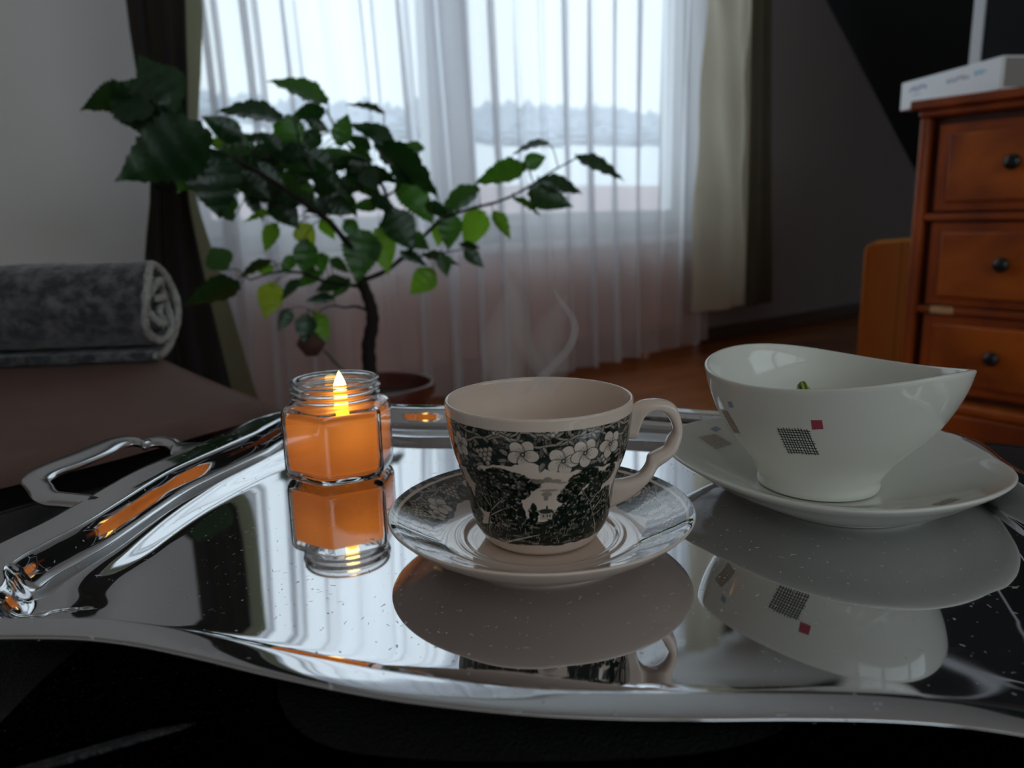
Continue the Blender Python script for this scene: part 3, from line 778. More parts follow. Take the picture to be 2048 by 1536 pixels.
def leaf(bx, by_, tx, ty, w_, kind, D=170, dd=0., droop=.12):
    B = by(bx, by_, D); T = by(tx, ty, D + dd); ax = T - B; L = np.linalg.norm(ax); ax /= L
    view = (B + T) / 2 - CO; view /= np.linalg.norm(view)
    lat = np.cross(ax, view); lat /= np.linalg.norm(lat)
    pxcm = CF / ((B - CO) @ cF); wv = w_ * 1.12 / pxcm; wt = max(wv, L * .58)
    ca = min(1, wv / wt); sa = math.sqrt(1 - ca * ca) * (1 if rng.random() < .5 else -1)
    side = lat * ca + view * sa; nrm = np.cross(side, ax)
    if nrm[2] < 0: nrm = -nrm
    prof = [(0, .02), (.04, .28), (.12, .70), (.24, .96), (.36, 1.0), (.5, .90), (.64, .70), (.78, .44), (.9, .17), (.97, .05), (1, .005)]
    us = np.linspace(0, 1, 25); hw = np.interp(us, [a for a, b in prof], [b for a, b in prof]) * wt / 2
    cols = (-1, -.55, 0, .55, 1); V = []
    for i, u in enumerate(us):
        zz = -droop * L * (u - .25) ** 2 * 1.3
        for c in cols:
            ser = 1 + (.09 if i % 2 else -.06) * (abs(c) == 1) * (0 < u < .95)
            cup = .16 * hw[i] * (abs(c) ** 1.3) * 1.0 + .05 * L * math.sin(u * 30) * abs(c) * (.35) + .10 * hw[i] * abs(c)
            back = -.05 * L if (abs(c) == 1 and i == 1) else 0
            V.append(B + ax * (u * L + back) + side * hw[i] * c * ser + nrm * (zz + cup) )
    F = grid_faces(25, 5)
    m = mesh('leaf', V, F, M_leaf[kind], pl)
    # petiole
    j = np.linalg.norm(BRP - B, axis=1).argmin(); Q = BRP[j]
    if .4 < np.linalg.norm(Q - B) < 30:
        mid = (Q + B) / 2 + np.array([0, 0, 1.0]); P = catmull([Q, mid, B, B + ax * L * .12], 4)
        tube('petiole', P, .12, M_stem, pl, 5)
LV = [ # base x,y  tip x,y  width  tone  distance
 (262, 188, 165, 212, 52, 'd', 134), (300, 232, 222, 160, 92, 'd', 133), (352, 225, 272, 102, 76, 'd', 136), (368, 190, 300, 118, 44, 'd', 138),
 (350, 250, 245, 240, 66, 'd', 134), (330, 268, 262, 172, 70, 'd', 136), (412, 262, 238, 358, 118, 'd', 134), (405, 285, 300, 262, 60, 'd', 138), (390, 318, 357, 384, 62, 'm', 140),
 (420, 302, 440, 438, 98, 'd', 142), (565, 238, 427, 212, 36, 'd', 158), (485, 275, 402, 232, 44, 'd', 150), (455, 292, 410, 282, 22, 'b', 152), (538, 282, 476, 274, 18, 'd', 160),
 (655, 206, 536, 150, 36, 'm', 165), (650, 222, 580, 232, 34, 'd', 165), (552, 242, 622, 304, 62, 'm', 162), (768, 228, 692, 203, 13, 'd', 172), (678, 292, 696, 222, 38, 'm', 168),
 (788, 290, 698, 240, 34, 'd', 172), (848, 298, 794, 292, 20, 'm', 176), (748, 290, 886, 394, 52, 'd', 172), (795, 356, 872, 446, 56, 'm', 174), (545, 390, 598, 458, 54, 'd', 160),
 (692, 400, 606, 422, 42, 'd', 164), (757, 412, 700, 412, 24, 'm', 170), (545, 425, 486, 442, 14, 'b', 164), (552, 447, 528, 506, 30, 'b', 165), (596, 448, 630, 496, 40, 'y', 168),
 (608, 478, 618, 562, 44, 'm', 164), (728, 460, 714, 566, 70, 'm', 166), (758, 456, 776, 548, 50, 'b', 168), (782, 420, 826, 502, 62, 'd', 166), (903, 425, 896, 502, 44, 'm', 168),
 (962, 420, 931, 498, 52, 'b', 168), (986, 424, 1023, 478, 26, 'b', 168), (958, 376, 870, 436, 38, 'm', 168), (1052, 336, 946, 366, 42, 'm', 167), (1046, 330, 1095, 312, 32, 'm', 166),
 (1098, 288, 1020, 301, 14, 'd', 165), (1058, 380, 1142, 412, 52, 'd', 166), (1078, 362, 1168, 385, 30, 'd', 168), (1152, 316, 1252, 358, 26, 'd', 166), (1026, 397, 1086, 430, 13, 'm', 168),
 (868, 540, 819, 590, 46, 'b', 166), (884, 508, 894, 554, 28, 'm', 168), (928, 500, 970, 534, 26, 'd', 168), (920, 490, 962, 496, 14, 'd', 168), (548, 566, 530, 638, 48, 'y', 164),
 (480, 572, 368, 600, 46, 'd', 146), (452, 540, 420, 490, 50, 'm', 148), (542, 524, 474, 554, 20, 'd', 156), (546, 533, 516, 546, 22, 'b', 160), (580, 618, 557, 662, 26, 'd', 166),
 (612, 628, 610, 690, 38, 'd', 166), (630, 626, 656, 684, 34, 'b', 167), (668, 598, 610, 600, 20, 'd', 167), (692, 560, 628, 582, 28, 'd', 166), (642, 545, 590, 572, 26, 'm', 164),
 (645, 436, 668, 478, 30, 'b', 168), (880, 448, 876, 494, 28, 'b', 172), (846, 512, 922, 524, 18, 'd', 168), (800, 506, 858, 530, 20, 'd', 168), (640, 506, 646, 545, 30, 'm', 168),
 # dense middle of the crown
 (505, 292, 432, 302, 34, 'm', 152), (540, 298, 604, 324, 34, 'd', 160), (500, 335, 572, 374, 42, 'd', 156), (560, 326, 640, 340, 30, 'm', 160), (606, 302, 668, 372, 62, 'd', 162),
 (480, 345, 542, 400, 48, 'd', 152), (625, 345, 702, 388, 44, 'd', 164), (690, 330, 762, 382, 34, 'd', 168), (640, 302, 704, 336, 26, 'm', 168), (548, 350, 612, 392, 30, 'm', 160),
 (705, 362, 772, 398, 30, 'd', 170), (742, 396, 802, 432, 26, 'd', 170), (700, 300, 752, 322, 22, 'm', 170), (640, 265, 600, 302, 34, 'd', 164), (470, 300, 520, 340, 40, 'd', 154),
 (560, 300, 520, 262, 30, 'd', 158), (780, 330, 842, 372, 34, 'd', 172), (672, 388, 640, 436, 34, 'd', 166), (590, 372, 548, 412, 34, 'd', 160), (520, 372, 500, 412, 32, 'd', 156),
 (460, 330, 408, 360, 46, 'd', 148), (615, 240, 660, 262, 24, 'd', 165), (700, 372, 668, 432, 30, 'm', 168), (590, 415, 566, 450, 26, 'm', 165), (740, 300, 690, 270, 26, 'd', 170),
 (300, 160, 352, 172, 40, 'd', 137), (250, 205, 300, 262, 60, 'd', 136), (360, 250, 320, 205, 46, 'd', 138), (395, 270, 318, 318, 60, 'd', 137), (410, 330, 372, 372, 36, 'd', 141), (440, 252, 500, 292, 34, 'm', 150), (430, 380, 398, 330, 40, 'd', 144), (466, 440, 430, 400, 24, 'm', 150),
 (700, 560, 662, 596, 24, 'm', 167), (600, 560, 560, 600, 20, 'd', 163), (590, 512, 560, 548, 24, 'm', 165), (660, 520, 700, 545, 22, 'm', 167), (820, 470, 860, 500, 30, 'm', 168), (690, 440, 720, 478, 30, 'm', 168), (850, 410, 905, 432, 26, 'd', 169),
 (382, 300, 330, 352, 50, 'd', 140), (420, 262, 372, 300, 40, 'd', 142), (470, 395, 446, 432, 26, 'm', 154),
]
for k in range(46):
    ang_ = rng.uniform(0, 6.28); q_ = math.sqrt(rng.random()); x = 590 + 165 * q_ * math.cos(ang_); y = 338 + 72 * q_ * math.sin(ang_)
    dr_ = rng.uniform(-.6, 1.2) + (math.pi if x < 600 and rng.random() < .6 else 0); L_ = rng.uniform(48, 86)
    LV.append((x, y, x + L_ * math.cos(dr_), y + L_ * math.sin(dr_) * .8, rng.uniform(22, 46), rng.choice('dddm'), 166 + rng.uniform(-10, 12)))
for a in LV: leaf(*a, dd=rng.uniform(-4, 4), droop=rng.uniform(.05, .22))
# one withered brown leaf hanging low, with its stalk
a0 = by(648, 700, 166); a1 = by(690, 742, 168)
tube('withered_stalk', catmull([a0, (a0 + a1) / 2 + np.array([0, 0, -.4]), a1], 5), .28, M_stem, pl, 6)
V = []; cc = by(621, 688, 166)
for i in range(9):
    for j in range(16):
        th = math.pi * (i / 8) ; f_ = 2 * math.pi * j / 16; rr = 2.9 * (1 + .12 * math.sin(j * 2.1) + .1 * math.sin(i * 2))
        V.append(cc + np.array([rr * math.sin(th) * math.cos(f_), rr * .5 * math.sin(th) * math.sin(f_), rr * .85 * math.cos(th)]))
tag(mesh('withered_leaf', V, grid_faces(9, 16, False, True), M_wither, pl), 'curled dry brown leaf')

# ------------------------------------------------------------------ ottoman under the tray
ot = thing('leather_ottoman', 'black leather ottoman that carries the silver tray', 'ottoman', (2, 28, ZF))
def ottoman():
    ctrl = [(-33, 30), (-32.4, 38), (-30.2, 43), (-26, 46.8), (-20, 50.5), (-10, 54), (4, 55.6), (18, 54.6), (30, 52), (38, 48), (42, 40), (42, 20), (38, 0), (24, -8), (0, -9), (-22, -6), (-32, 4), (-34, 18)]
    P = catmull([(x, y, 0) for x, y in ctrl], 6, True)[::-1]; c = P.mean(0); n = len(P); V = []
    lv = [(0.0, -.15), (.5, -.15), (.86, -.15), (.95, -.25), (.985, -.8), (1.0, -2.0), (1.0, -6), (.995, -20), (.98, -38)]
    rings = []
    V = [c + np.array([0, 0, -.15])]
    for f, z in lv[1:]:
        for p in P: V.append(c + (p - c) * f + np.array([0, 0, z]))
    F = []
    for k in range(n): F.append((0, 1 + k, 1 + (k + 1) % n)[::-1])
    for r_ in range(len(lv) - 2):
        for k in range(n):
            a = 1 + r_ * n + k; b = 1 + r_ * n + (k + 1) % n; F.append((a, b, b + n, a + n)[::-1])
    F.append(tuple(1 + (len(lv) - 2) * n + k for k in range(n)))
    mesh('body', V, F, M_leather, ot)
    tube('edge_piping', [c + (p - c) * .975 + np.array([0, 0, -.62]) for p in P], .32, M_leather, ot, 8, closed=True)
ottoman()
q0 = bz(120, 1524, -.15); q1 = bz(335, 1462, -.15); dq_ = (q1 - q0) / np.linalg.norm(q1 - q0)
tube('seam_piping', [q0 - dq_ * 9, q0 - dq_ * 3, q0, q1 - dq_ * .5, q1 + dq_ * .6 - np.array([0, 0, .15]), q1 + dq_ * 2 - np.array([0, 0, .4])], .2, M_leather, ot, 10)
for (x, y) in ((-24, 2), (30, 2), (-22, 42), (32, 42)): lathe('foot', [(0.01, 0), (2, 0), (2.4, 7.2), (0.01, 7.2)], (x, y, ZF), M_dark, ot, 20, False, 1)

# ------------------------------------------------------------------ silver tray
TC = np.array([2.2, 38.4]); TH = R(-12)
def tl(x, y, z): return np.array([TC[0] + x * math.cos(TH) - y * math.sin(TH), TC[1] + x * math.sin(TH) + y * math.cos(TH), z])
tray = thing('silver_tray', 'polished silver serving tray with scalloped raised rim under the cups', 'tray', (TC[0], TC[1], 0))
def tray_mesh():
    q = [(25.1, 0), (24.9, 2.6), (24.55, 5.4), (24.3, 7.8), (24.35, 9.8), (24.3, 11.6), (23.7, 13.4), (22.6, 14.8), (22.3, 15.9), (21.3, 17.0), (19.8, 17.7), (18.2, 17.75), (16.4, 17.45), (14.4, 17.2), (12.2, 17.25), (9.6, 17.6), (6.8, 18.1), (4.0, 18.5), (1.6, 18.7)]
    Q = q + [(-x, y) for x, y in q[::-1] if x > 0]
    Q = Q + [(-x, -y) for x, y in Q if not (abs(y) < 1e-6 and x < 0)]
    # remove duplicates on the long axis
    pts = []
    for p in Q:
        if not pts or (abs(p[0] - pts[-1][0]) + abs(p[1] - pts[-1][1]) > 1e-6): pts.append(p)
    if abs(pts[0][0] - pts[-1][0]) + abs(pts[0][1] - pts[-1][1]) < 1e-6: pts.pop()
    O = catmull([(x, y, 0) for x, y in pts], 8, True); n = len(O)
    ang = np.arctan2(O[:, 1] / 18, O[:, 0] / 25)
    # inner (floor) outline: softer superellipse with faint lobes
    def inner(a):
        e = 2 / 5.5; x = np.sign(np.cos(a)) * np.abs(np.cos(a)) ** e; y = np.sign(np.sin(a)) * np.abs(np.sin(a)) ** e
        return np.stack([18.6 * x, 14.0 * y, np.zeros_like(a)], -1)
    I = inner(ang) * .45 + O * np.array([.76, .775, 0]) * .55
    T = np.roll(O, -1, 0) - np.roll(O, 1, 0); T /= np.linalg.norm(T, axis=1)[:, None]
    nin = np.stack([-T[:, 1], T[:, 0], np.zeros(n)], -1)
    prof = [(0, 0, 1.40), (-.02, 0, 1.5), (.06, 0, 1.57), (.35, 0, 1.60), (.8, 0, 1.61), (1.15, 0, 1.61), (1.28, 0, 1.58), (1.36, .0, 1.46), (1.40, .025, 1.22), (1.40, .05, .98), (1.40, .08, .74), (1.40, .12, .53), (1.38, .18, .39), (1.38, .26, .335), (1.38, .36, .335), (1.38, .46, .32), (1.38, .57, .25), (1.38, .70, .14), (1.38, .82, .05), (1.38, .91, .012), (1.36, 1.0, 0.0)]
    rings = []
    for off, f, z in catmull(prof, 3):
        B = O + nin * off * (1 + .75 * np.clip((np.abs(T[:, 1:2]) - .35) / .65, 0, 1) * (O[:, 0:1] < 0)) ; sc = np.clip(f, 0, 1)
        rings.append(B * (1 - sc) + I * sc + np.array([0, 0, z]))
    for f in (.96, .8, .5, .2):
        rings.append(I * f)
    V = np.concatenate(rings); V = np.array([tl(*v) for v in V]); nr = len(rings)
    F = []
    for r_ in range(nr - 1):
        for k in range(n):
            a = r_ * n + k; b = r_ * n + (k + 1) % n; F.append((a, b, b + n, a + n))
    F.append(tuple((nr - 1) * n + k for k in range(n)))
    return V, F
V, F = tray_mesh()
tb = mesh('plate', V, F, M_silver, tray)
sm = tb.modifiers.new('thickness', 'SOLIDIFY'); sm.thickness = .0010; sm.offset = -1
hs = [((440, 770), (600, 650)), ((370, 745), (430, 665)), ((275, 737), (388, 660)), ((205, 705), (362, 640)), ((172, 655), (350, 618)), ((150, 625), (338, 606)), ((124, 592), (328, 590)), ((140, 556), (345, 568)),
      ((195, 518), (375, 548)), ((300, 472), (440, 520)), ((450, 415), (560, 478)), ((600, 352), (700, 420)), ((700, 318), (785, 372)), ((800, 307), (850, 350)), ((880, 313), (900, 358)), ((915, 330), (922, 374)), ((955, 310), (975, 358)),
      ((1050, 306), (1045, 360)), ((1130, 320), (1090, 388)), ((1190, 345), (1105, 420)), ((1300, 372), (1130, 470))]
hA = np.array([bz(x / 3.2, 780 + y / 3.2, 1.35) for (x, y), _ in hs]); hB = np.array([bz(x / 3.2, 780 + y / 3.2, 1.35) for _, (x, y) in hs])
hA[0] = tl(-23.9, -5.6, 1.3); hB[0] = tl(-23.9, -4.0, 1.3); hA[-1] = tl(-23.9, 6.2, 1.3); hB[-1] = tl(-23.9, 4.4, 1.3)
def rot180(P): c = np.array([TC[0], TC[1], 0]); Q = P - c; Q[:, :2] *= -1; return Q + c
strap('handle', hA, hB, .62, (0, 0, 1), M_handle, tray, 4, 18, 2.0)
strap('handle', rot180(hA), rot180(hB), .62, (0, 0, 1), M_handle, tray, 4, 18, 2.0)

# lint: tiny fibres lying on the polished floor of the tray, too many to count
V, F = [], []
for k in range(420):
    cx_, cy_ = (rng.gauss(-9, 4.5), rng.gauss(31, 6)) if rng.random() < .6 else (rng.uniform(-14, 19), rng.uniform(24, 48))
    lx = (cx_ - TC[0]) * math.cos(TH) + (cy_ - TC[1]) * math.sin(TH); ly = -(cx_ - TC[0]) * math.sin(TH) + (cy_ - TC[1]) * math.cos(TH)
    if abs(lx) > 17 or abs(ly) > 12.5: continue
    a = rng.uniform(0, 6.28); L_ = rng.choice([.05, .07, .1, .15, .3]) * rng.uniform(.7, 1.3); cv = rng.uniform(-6, 6); q = np.array([cx_, cy_, .012]); wd = .007
    k0 = len(V); m_ = 6
    for i in range(m_):
        dv = np.array([math.cos(a), math.sin(a), 0]); nv_ = np.array([-dv[1], dv[0], 0]); V += [q - nv_ * wd, q + nv_ * wd]; q = q + dv * L_ / m_; a += cv / m_ * .35
    F += [(k0 + 2 * i, k0 + 2 * i + 2, k0 + 2 * i + 3, k0 + 2 * i + 1) for i in range(m_ - 1)]
mesh('lint', V, F, simple('lint_grey', (.45, .45, .46), .9), tray, False)['kind'] = 'stuff'

# ------------------------------------------------------------------ candle jar
JC = np.array([-11.045, 46.94, 0]); HA = R(-93.3)
jar = thing('candle_jar', 'hexagonal glass jar with a lit orange honey-coloured candle', 'candle', (JC[0], JC[1], 0))
def hexr(a, rc, rnd):
    """radius of a rounded hexagon (corner radius rc) at angle a; rnd 0..1 blends to a circle"""
    d = (a - HA) % (math.pi / 3) - math.pi / 6
    h = rc * math.cos(math.pi / 6) / math.cos(d)
    h = min(h, rc * .975)
    return h * (1 - rnd) + rc * .93 * rnd
def hexbody(name, prof, mat, par, closed, n=144):
    """prof: (corner radius, z, roundness)"""
    P = np.array(prof, float); V = []
    for i in range(n):
        a = 2 * math.pi * i / n
        for rc, z, rd in P:
            r_ = hexr(a, rc, rd); V.append(JC + np.array([r_ * math.cos(a), r_ * math.sin(a), z]))
    return mesh(name, V, grid_faces(n, len(P), True, closed), mat, par, True, 75)
outer = catmull([(.02, .22, 1), (1.6, .18, .8), (2.5, .02, .6), (3.0, .0, .3), (3.35, .16, .1), (3.52, .5, 0), (3.55, 1.0, 0), (3.55, 2.4, 0), (3.56, 3.9, 0), (3.5, 4.35, 0), (3.3, 4.6, .15), (2.95, 4.75, .6), (2.78, 4.86, 1),
                 (2.74, 4.95, 1), (2.92, 5.06, 1), (2.93, 5.16, 1), (2.74, 5.28, 1), (2.74, 5.38, 1), (2.98, 5.5, 1), (3.0, 5.62, 1), (2.78, 5.74, 1), (2.76, 5.86, 1), (2.92, 5.98, 1), (2.9, 6.08, 1), (2.74, 6.12, 1)], 3)
inner_ = catmull([(2.6, 6.08, 1), (2.52, 5.9, 1), (2.5, 5.3, 1), (2.52, 4.9, 1), (2.8, 4.62, .5), (3.18, 4.4, .15), (3.3, 4.1, 0), (3.3, 2.4, 0), (3.3, .8, 0), (3.1, .5, .1), (2.4, .38, .5), (.02, .36, 1)], 3)
hexbody('glass', np.concatenate([outer, inner_]), M_glass, jar, False)
# wax: thin hollow shell that lets the light of the candle through
hexbody('wax', catmull([(.02, .44, 1), (2.3, .46, .5), (3.0, .60, .1), (3.22, .95, 0), (3.22, 2.4, 0), (3.22, 3.75, 0), (3.1, 3.98, .05), (2.6, 4.0, .3), (1.0, 3.92, 1), (.02, 3.9, 1)], 3), M_wax, jar, False)
fx, fy = -10.75, 46.9
fb_ = np.array([fx, fy, 3.9])
lathe('candle_tip', [(0.01, 0), (.40, .0), (.43, .1), (.41, 1.05), (.36, 1.25), (.01, 1.28)], fb_, M_wick, jar, 24, False, 2)
lathe('flame', [(0.01, 0), (.30, .04), (.42, .3), (.38, .62), (.25, 1.0), (.11, 1.32), (.01, 1.5)], fb_ + np.array([0, 0, 1.15]), M_flame, jar, 24, False, 3)
ld = bpy.data.lights.new('candle_light', 'POINT'); ld.energy = .029; ld.color = (1, .57, .20); ld.shadow_soft_size = .004
lo = bpy.data.objects.new('candle_light', ld); C.objects.link(lo); lo.location = np.array([fx, fy, 3.45]) * S
ld = bpy.data.lights.new('flame_light', 'POINT'); ld.energy = .03; ld.color = (1, .55, .2); ld.shadow_soft_size = .003
lo = bpy.data.objects.new('flame_light', ld); C.objects.link(lo); lo.location = np.array([fx, fy, 5.9]) * S

# ------------------------------------------------------------------ tea cup
KC = np.array([1.22, 34.9, 0])
cup = thing('tea_cup', 'cream teacup with dark green printed landscape and flowers, steaming', 'cup', (KC[0], KC[1], .62))
cprof = [(2.55, .68), (2.72, .78), (2.92, 1.08), (3.12, 1.42), (3.30, 1.9), (3.40, 2.5), (3.50, 3.2), (3.62, 3.75), (3.82, 4.25), (4.02, 4.8), (4.18, 5.5), (4.29, 6.2), (4.36, 6.9), (4.38, 7.3)]
PRZ = np.array([b for a, b in cprof]); PRR = np.array([a for a, b in cprof])
zs = np.linspace(1.0, 6.92, 232)
cps = catmull(cprof, 8); cr_of = lambda z: np.interp(z, cps[:, 1], cps[:, 0])
NU = 1040
ua_ = np.linspace(-np.pi, np.pi, NU, endpoint=False)     # 0 = towards the viewer
RS = 4.0                                                 # pattern plane scale, s = angle*RS
SX, SZ = np.meshgrid(ua_ * RS, zs, indexing='ij')
def CC_(X, Y):
    """point of the photographed print on the cup wall -> (s, z)"""
    d = ray(760 + X / 3.103, 720 + Y / 3.103); r_ = 3.8
    for _ in range(12):
        o = CO[:2] - KC[:2]; a = d[:2] @ d[:2]; b = 2 * o @ d[:2]; c = o @ o - r_ * r_; disc = b * b - 4 * a * c
        t = (-b - math.sqrt(max(disc, 0))) / (2 * a); z = CH + d[2] * t; r_ = float(cr_of(min(max(z, .7), 7.3)))
    q = CO + d * t - KC
    return math.atan2(q[0], -q[1]) * RS, z

class Ink:
    def __init__(s, X, Y): s.X, s.Y = X, Y; s.A = np.zeros_like(X)
    def win(s, x0, x1, y0, y1):
        i0, i1 = np.searchsorted(s.X[:, 0], [x0, x1]); j0, j1 = np.searchsorted(s.Y[0], [y0, y1])
        return slice(max(i0 - 1, 0), i1 + 1), slice(max(j0 - 1, 0), j1 + 1)
    def paint(s, m, sl, v): A = s.A[sl]; s.A[sl] = A * (1 - m) + v * m
    def ell(s, x, y, a, b, rot, v, outline=None, ow=.035):
        R_ = max(a, b) + .1; sl = s.win(x - R_, x + R_, y - R_, y + R_); X = s.X[sl] - x; Y = s.Y[sl] - y
        c, q = math.cos(rot), math.sin(rot); u = (X * c + Y * q) / a; w_ = (-X * q + Y * c) / b; d = np.sqrt(u * u + w_ * w_)
        soft = .02 / min(a, b)
        if outline is not None: s.paint(np.clip((1 + ow / min(a, b) - d) / soft + .5, 0, 1), sl, outline)
        s.paint(np.clip((1 - d) / soft + .5, 0, 1), sl, v)
    def line(s, pts, w_, v, w2=None):
        for k in range(len(pts) - 1):
            (x0, y0), (x1, y1) = pts[k], pts[k + 1]; ww = w_ if w2 is None else w_ + (w2 - w_) * k / max(1, len(pts) - 2)
            sl = s.win(min(x0, x1) - ww - .05, max(x0, x1) + ww + .05, min(y0, y1) - ww - .05, max(y0, y1) + ww + .05)
            X = s.X[sl]; Y = s.Y[sl]
            if X.size == 0: continue
            dx, dy = x1 - x0, y1 - y0; t = np.clip(((X - x0) * dx + (Y - y0) * dy) / (dx * dx + dy * dy + 1e-9), 0, 1)
            d = np.hypot(X - x0 - t * dx, Y - y0 - t * dy); s.paint(np.clip((ww / 2 - d) / .02 + .5, 0, 1), sl, v)
    def leafl(s, x, y, L, rot, v, outl, wf=.36):
        R_ = L + .1; sl = s.win(x - R_, x + R_, y - R_, y + R_); X = s.X[sl] - x; Y = s.Y[sl] - y
        c, q = math.cos(rot), math.sin(rot); u = (X * c + Y * q) / L; w_ = (-X * q + Y * c) / L
        hw = wf * np.sqrt(np.clip(u * (1 - u) * 4, 0, 1)) * (1.15 - .6 * u) * .5
        inside = np.where((u > 0) & (u < 1), hw - np.abs(w_), -1) * L
        s.paint(np.clip((inside + .04) / .02, 0, 1), sl, outl); s.paint(np.clip((inside) / .02, 0, 1), sl, v)
        s.paint(np.clip((.012 - np.abs(w_) * L) / .012, 0, 1) * ((u > 0) & (u < .9)), sl, outl)
        rib = (np.abs(np.sin(u * 22 - np.abs(w_) * 26)) < .25) & (inside > 0); s.paint(rib * .5, sl, outl)
    def flower(s, x, y, r_, rot=0., petals=5):
        for k in range(petals):
            a = rot + k * 2 * math.pi / petals
            px_, py_ = x + math.cos(a) * r_ * .56, y + math.sin(a) * r_ * .56
            s.ell(px_, py_, r_ * .50, r_ * .42, a, .10, .96, .035)
            for q_ in (-.35, -.15, .1, .3): s.line([(px_ - math.cos(a + q_) * r_ * .1, py_ - math.sin(a + q_) * r_ * .1), (px_ + math.cos(a + q_) * r_ * .33, py_ + math.sin(a + q_) * r_ * .33)], .02, .45)
            s.ell(px_ + math.cos(a) * r_ * .18, py_ + math.sin(a) * r_ * .18, r_ * .16, r_ * .24, a, .12)
        for k in range(petals * 3):
            a = rot + k * 2 * math.pi / petals / 3 + .1; L = r_ * (.50 if k % 3 else .34)
            s.line([(x + math.cos(a) * r_ * .12, y + math.sin(a) * r_ * .12), (x + math.cos(a) * L, y + math.sin(a) * L)], .028, .8)
        s.ell(x, y, r_ * .16, r_ * .16, 0, .9); s.ell(x, y, r_ * .07, r_ * .07, 0, .2)
    def grapes(s, x, y, n, r_, rot, seed):
        rr = random.Random(seed); rows = int(math.sqrt(n)) + 1; c, q = math.cos(rot), math.sin(rot)
        for i in range(rows):
            for j in range(rows - i):
                u = (j - (rows - i - 1) / 2) * r_ * 1.85 + rr.uniform(-.2, .2) * r_; w_ = -i * r_ * 1.6
                X = x + u * c - w_ * q; Y = y + u * q + w_ * c
                s.ell(X, Y, r_ * .9, r_ * .9, 0, .42, .98, .03); s.ell(X + r_ * .2, Y + r_ * .25, r_ * .35, r_ * .35, 0, .08)
def band(ink, x0, x1, ylo, yhi, seed, flowers, grapes_, k=1.):
    """dense ground of small leaves, a twining branch, flowers and fruit between ylo(x) and yhi"""
    rr = random.Random(seed); n = int((x1 - x0) * 13 / k)
    ymid = lambda x: ylo(x)
    for _ in range(n * 2):
        x = rr.uniform(x0, x1); lo = ylo(x); y = lo + (yhi - lo) * rr.random() ** .9
        ink.leafl(x, y, rr.uniform(.25, .55) * k, rr.uniform(0, 6.28), rr.choice([.55, .7, .45, .8]), .97, .45)
    ph = rr.uniform(0, 6)
    for br in range(3):
        yy = yhi - (.28 + br * .22) * k; am = (.12 + .05 * br) * k
        pts = [(x, yy + am * math.sin(x * 1.7 / k + ph + br * 2.1) + .05 * math.sin(x * 6)) for x in np.arange(x0, x1, .12)]
        ink.line(pts, .15 * k, .97); ink.line(pts, .085 * k, .45)
        for x in np.arange(x0, x1, .5 * k):
            y = yy + am * math.sin(x * 1.7 / k + ph + br * 2.1)
            ink.leafl(x, y, .36 * k, rr.choice([1, -1]) * rr.uniform(.5, 1.3), .34, .97, .42)
    for (x, y, n_, r_) in grapes_: ink.grapes(x, y, n_, r_, rr.uniform(-.3, .3), int(x * 10) + 5)
    for (x, y, r_) in flowers: ink.flower(x, y, r_, rr.uniform(0, 1.2))
ink = Ink(SX, SZ)
bl = [(-13, 4.9), (-6, 4.8)] + [CC_(X, Y) for X, Y in ((500, 655), (600, 672), (700, 650), (800, 655), (960, 655), (1060, 690), (1200, 700), (1340, 665), (1440, 650))] + [(6, 4.8), (13, 4.9)]
bl.sort(); bx_ = [a for a, b in bl]; bz_ = [b for a, b in bl]
ylo = lambda x: float(np.interp(x, bx_, bz_))
ztop = CC_(950, 392)[1]
YL = np.interp(SX, bx_, bz_) + .10 * (vnoise(SX, SZ * 0, 2.2, 2) - .5) * 2 + .12 * (vnoise(SX, SZ, 3.5, 2) - .5)
m = np.clip((SZ - YL) / .03, 0, 1) * np.clip((ztop - SZ) / .02, 0, 1)
ink.A = np.maximum(ink.A, m * .97)
fl = [(*CC_(885, 588), .62), (*CC_(1140, 628), .66), (*CC_(1275, 578), .62), (*CC_(1430, 520), .60), (*CC_(500, 520), .55)]
fl = [(a, b, c) for a, b, c in fl] + [(x, 5.15 + .2 * math.sin(x * 3), .6) for x in (-12, -10.6, -9, -7.4, 6.9, 8.3, 9.8, 11.4)]
gr = [(*CC_(640, 560), 12, .125), (*CC_(1088, 425), 7, .10), (*CC_(705, 415), 5, .09), (*CC_(1400, 590), 8, .11), (-8.3, 5.6, 10, .12), (7.6, 5.6, 10, .12), (10.6, 5.6, 10, .12)]
band(ink, -12.5, 12.5, lambda x: ylo(x) + .12, ztop - .12, 3, fl, gr)
ink.A *= np.clip((SZ - YL) / .03, 0, 1) * np.clip((ztop - SZ) / .02, 0, 1)
m = (SZ > ztop - .16) & (SZ < ztop); ink.A = np.where(m, .98, ink.A)
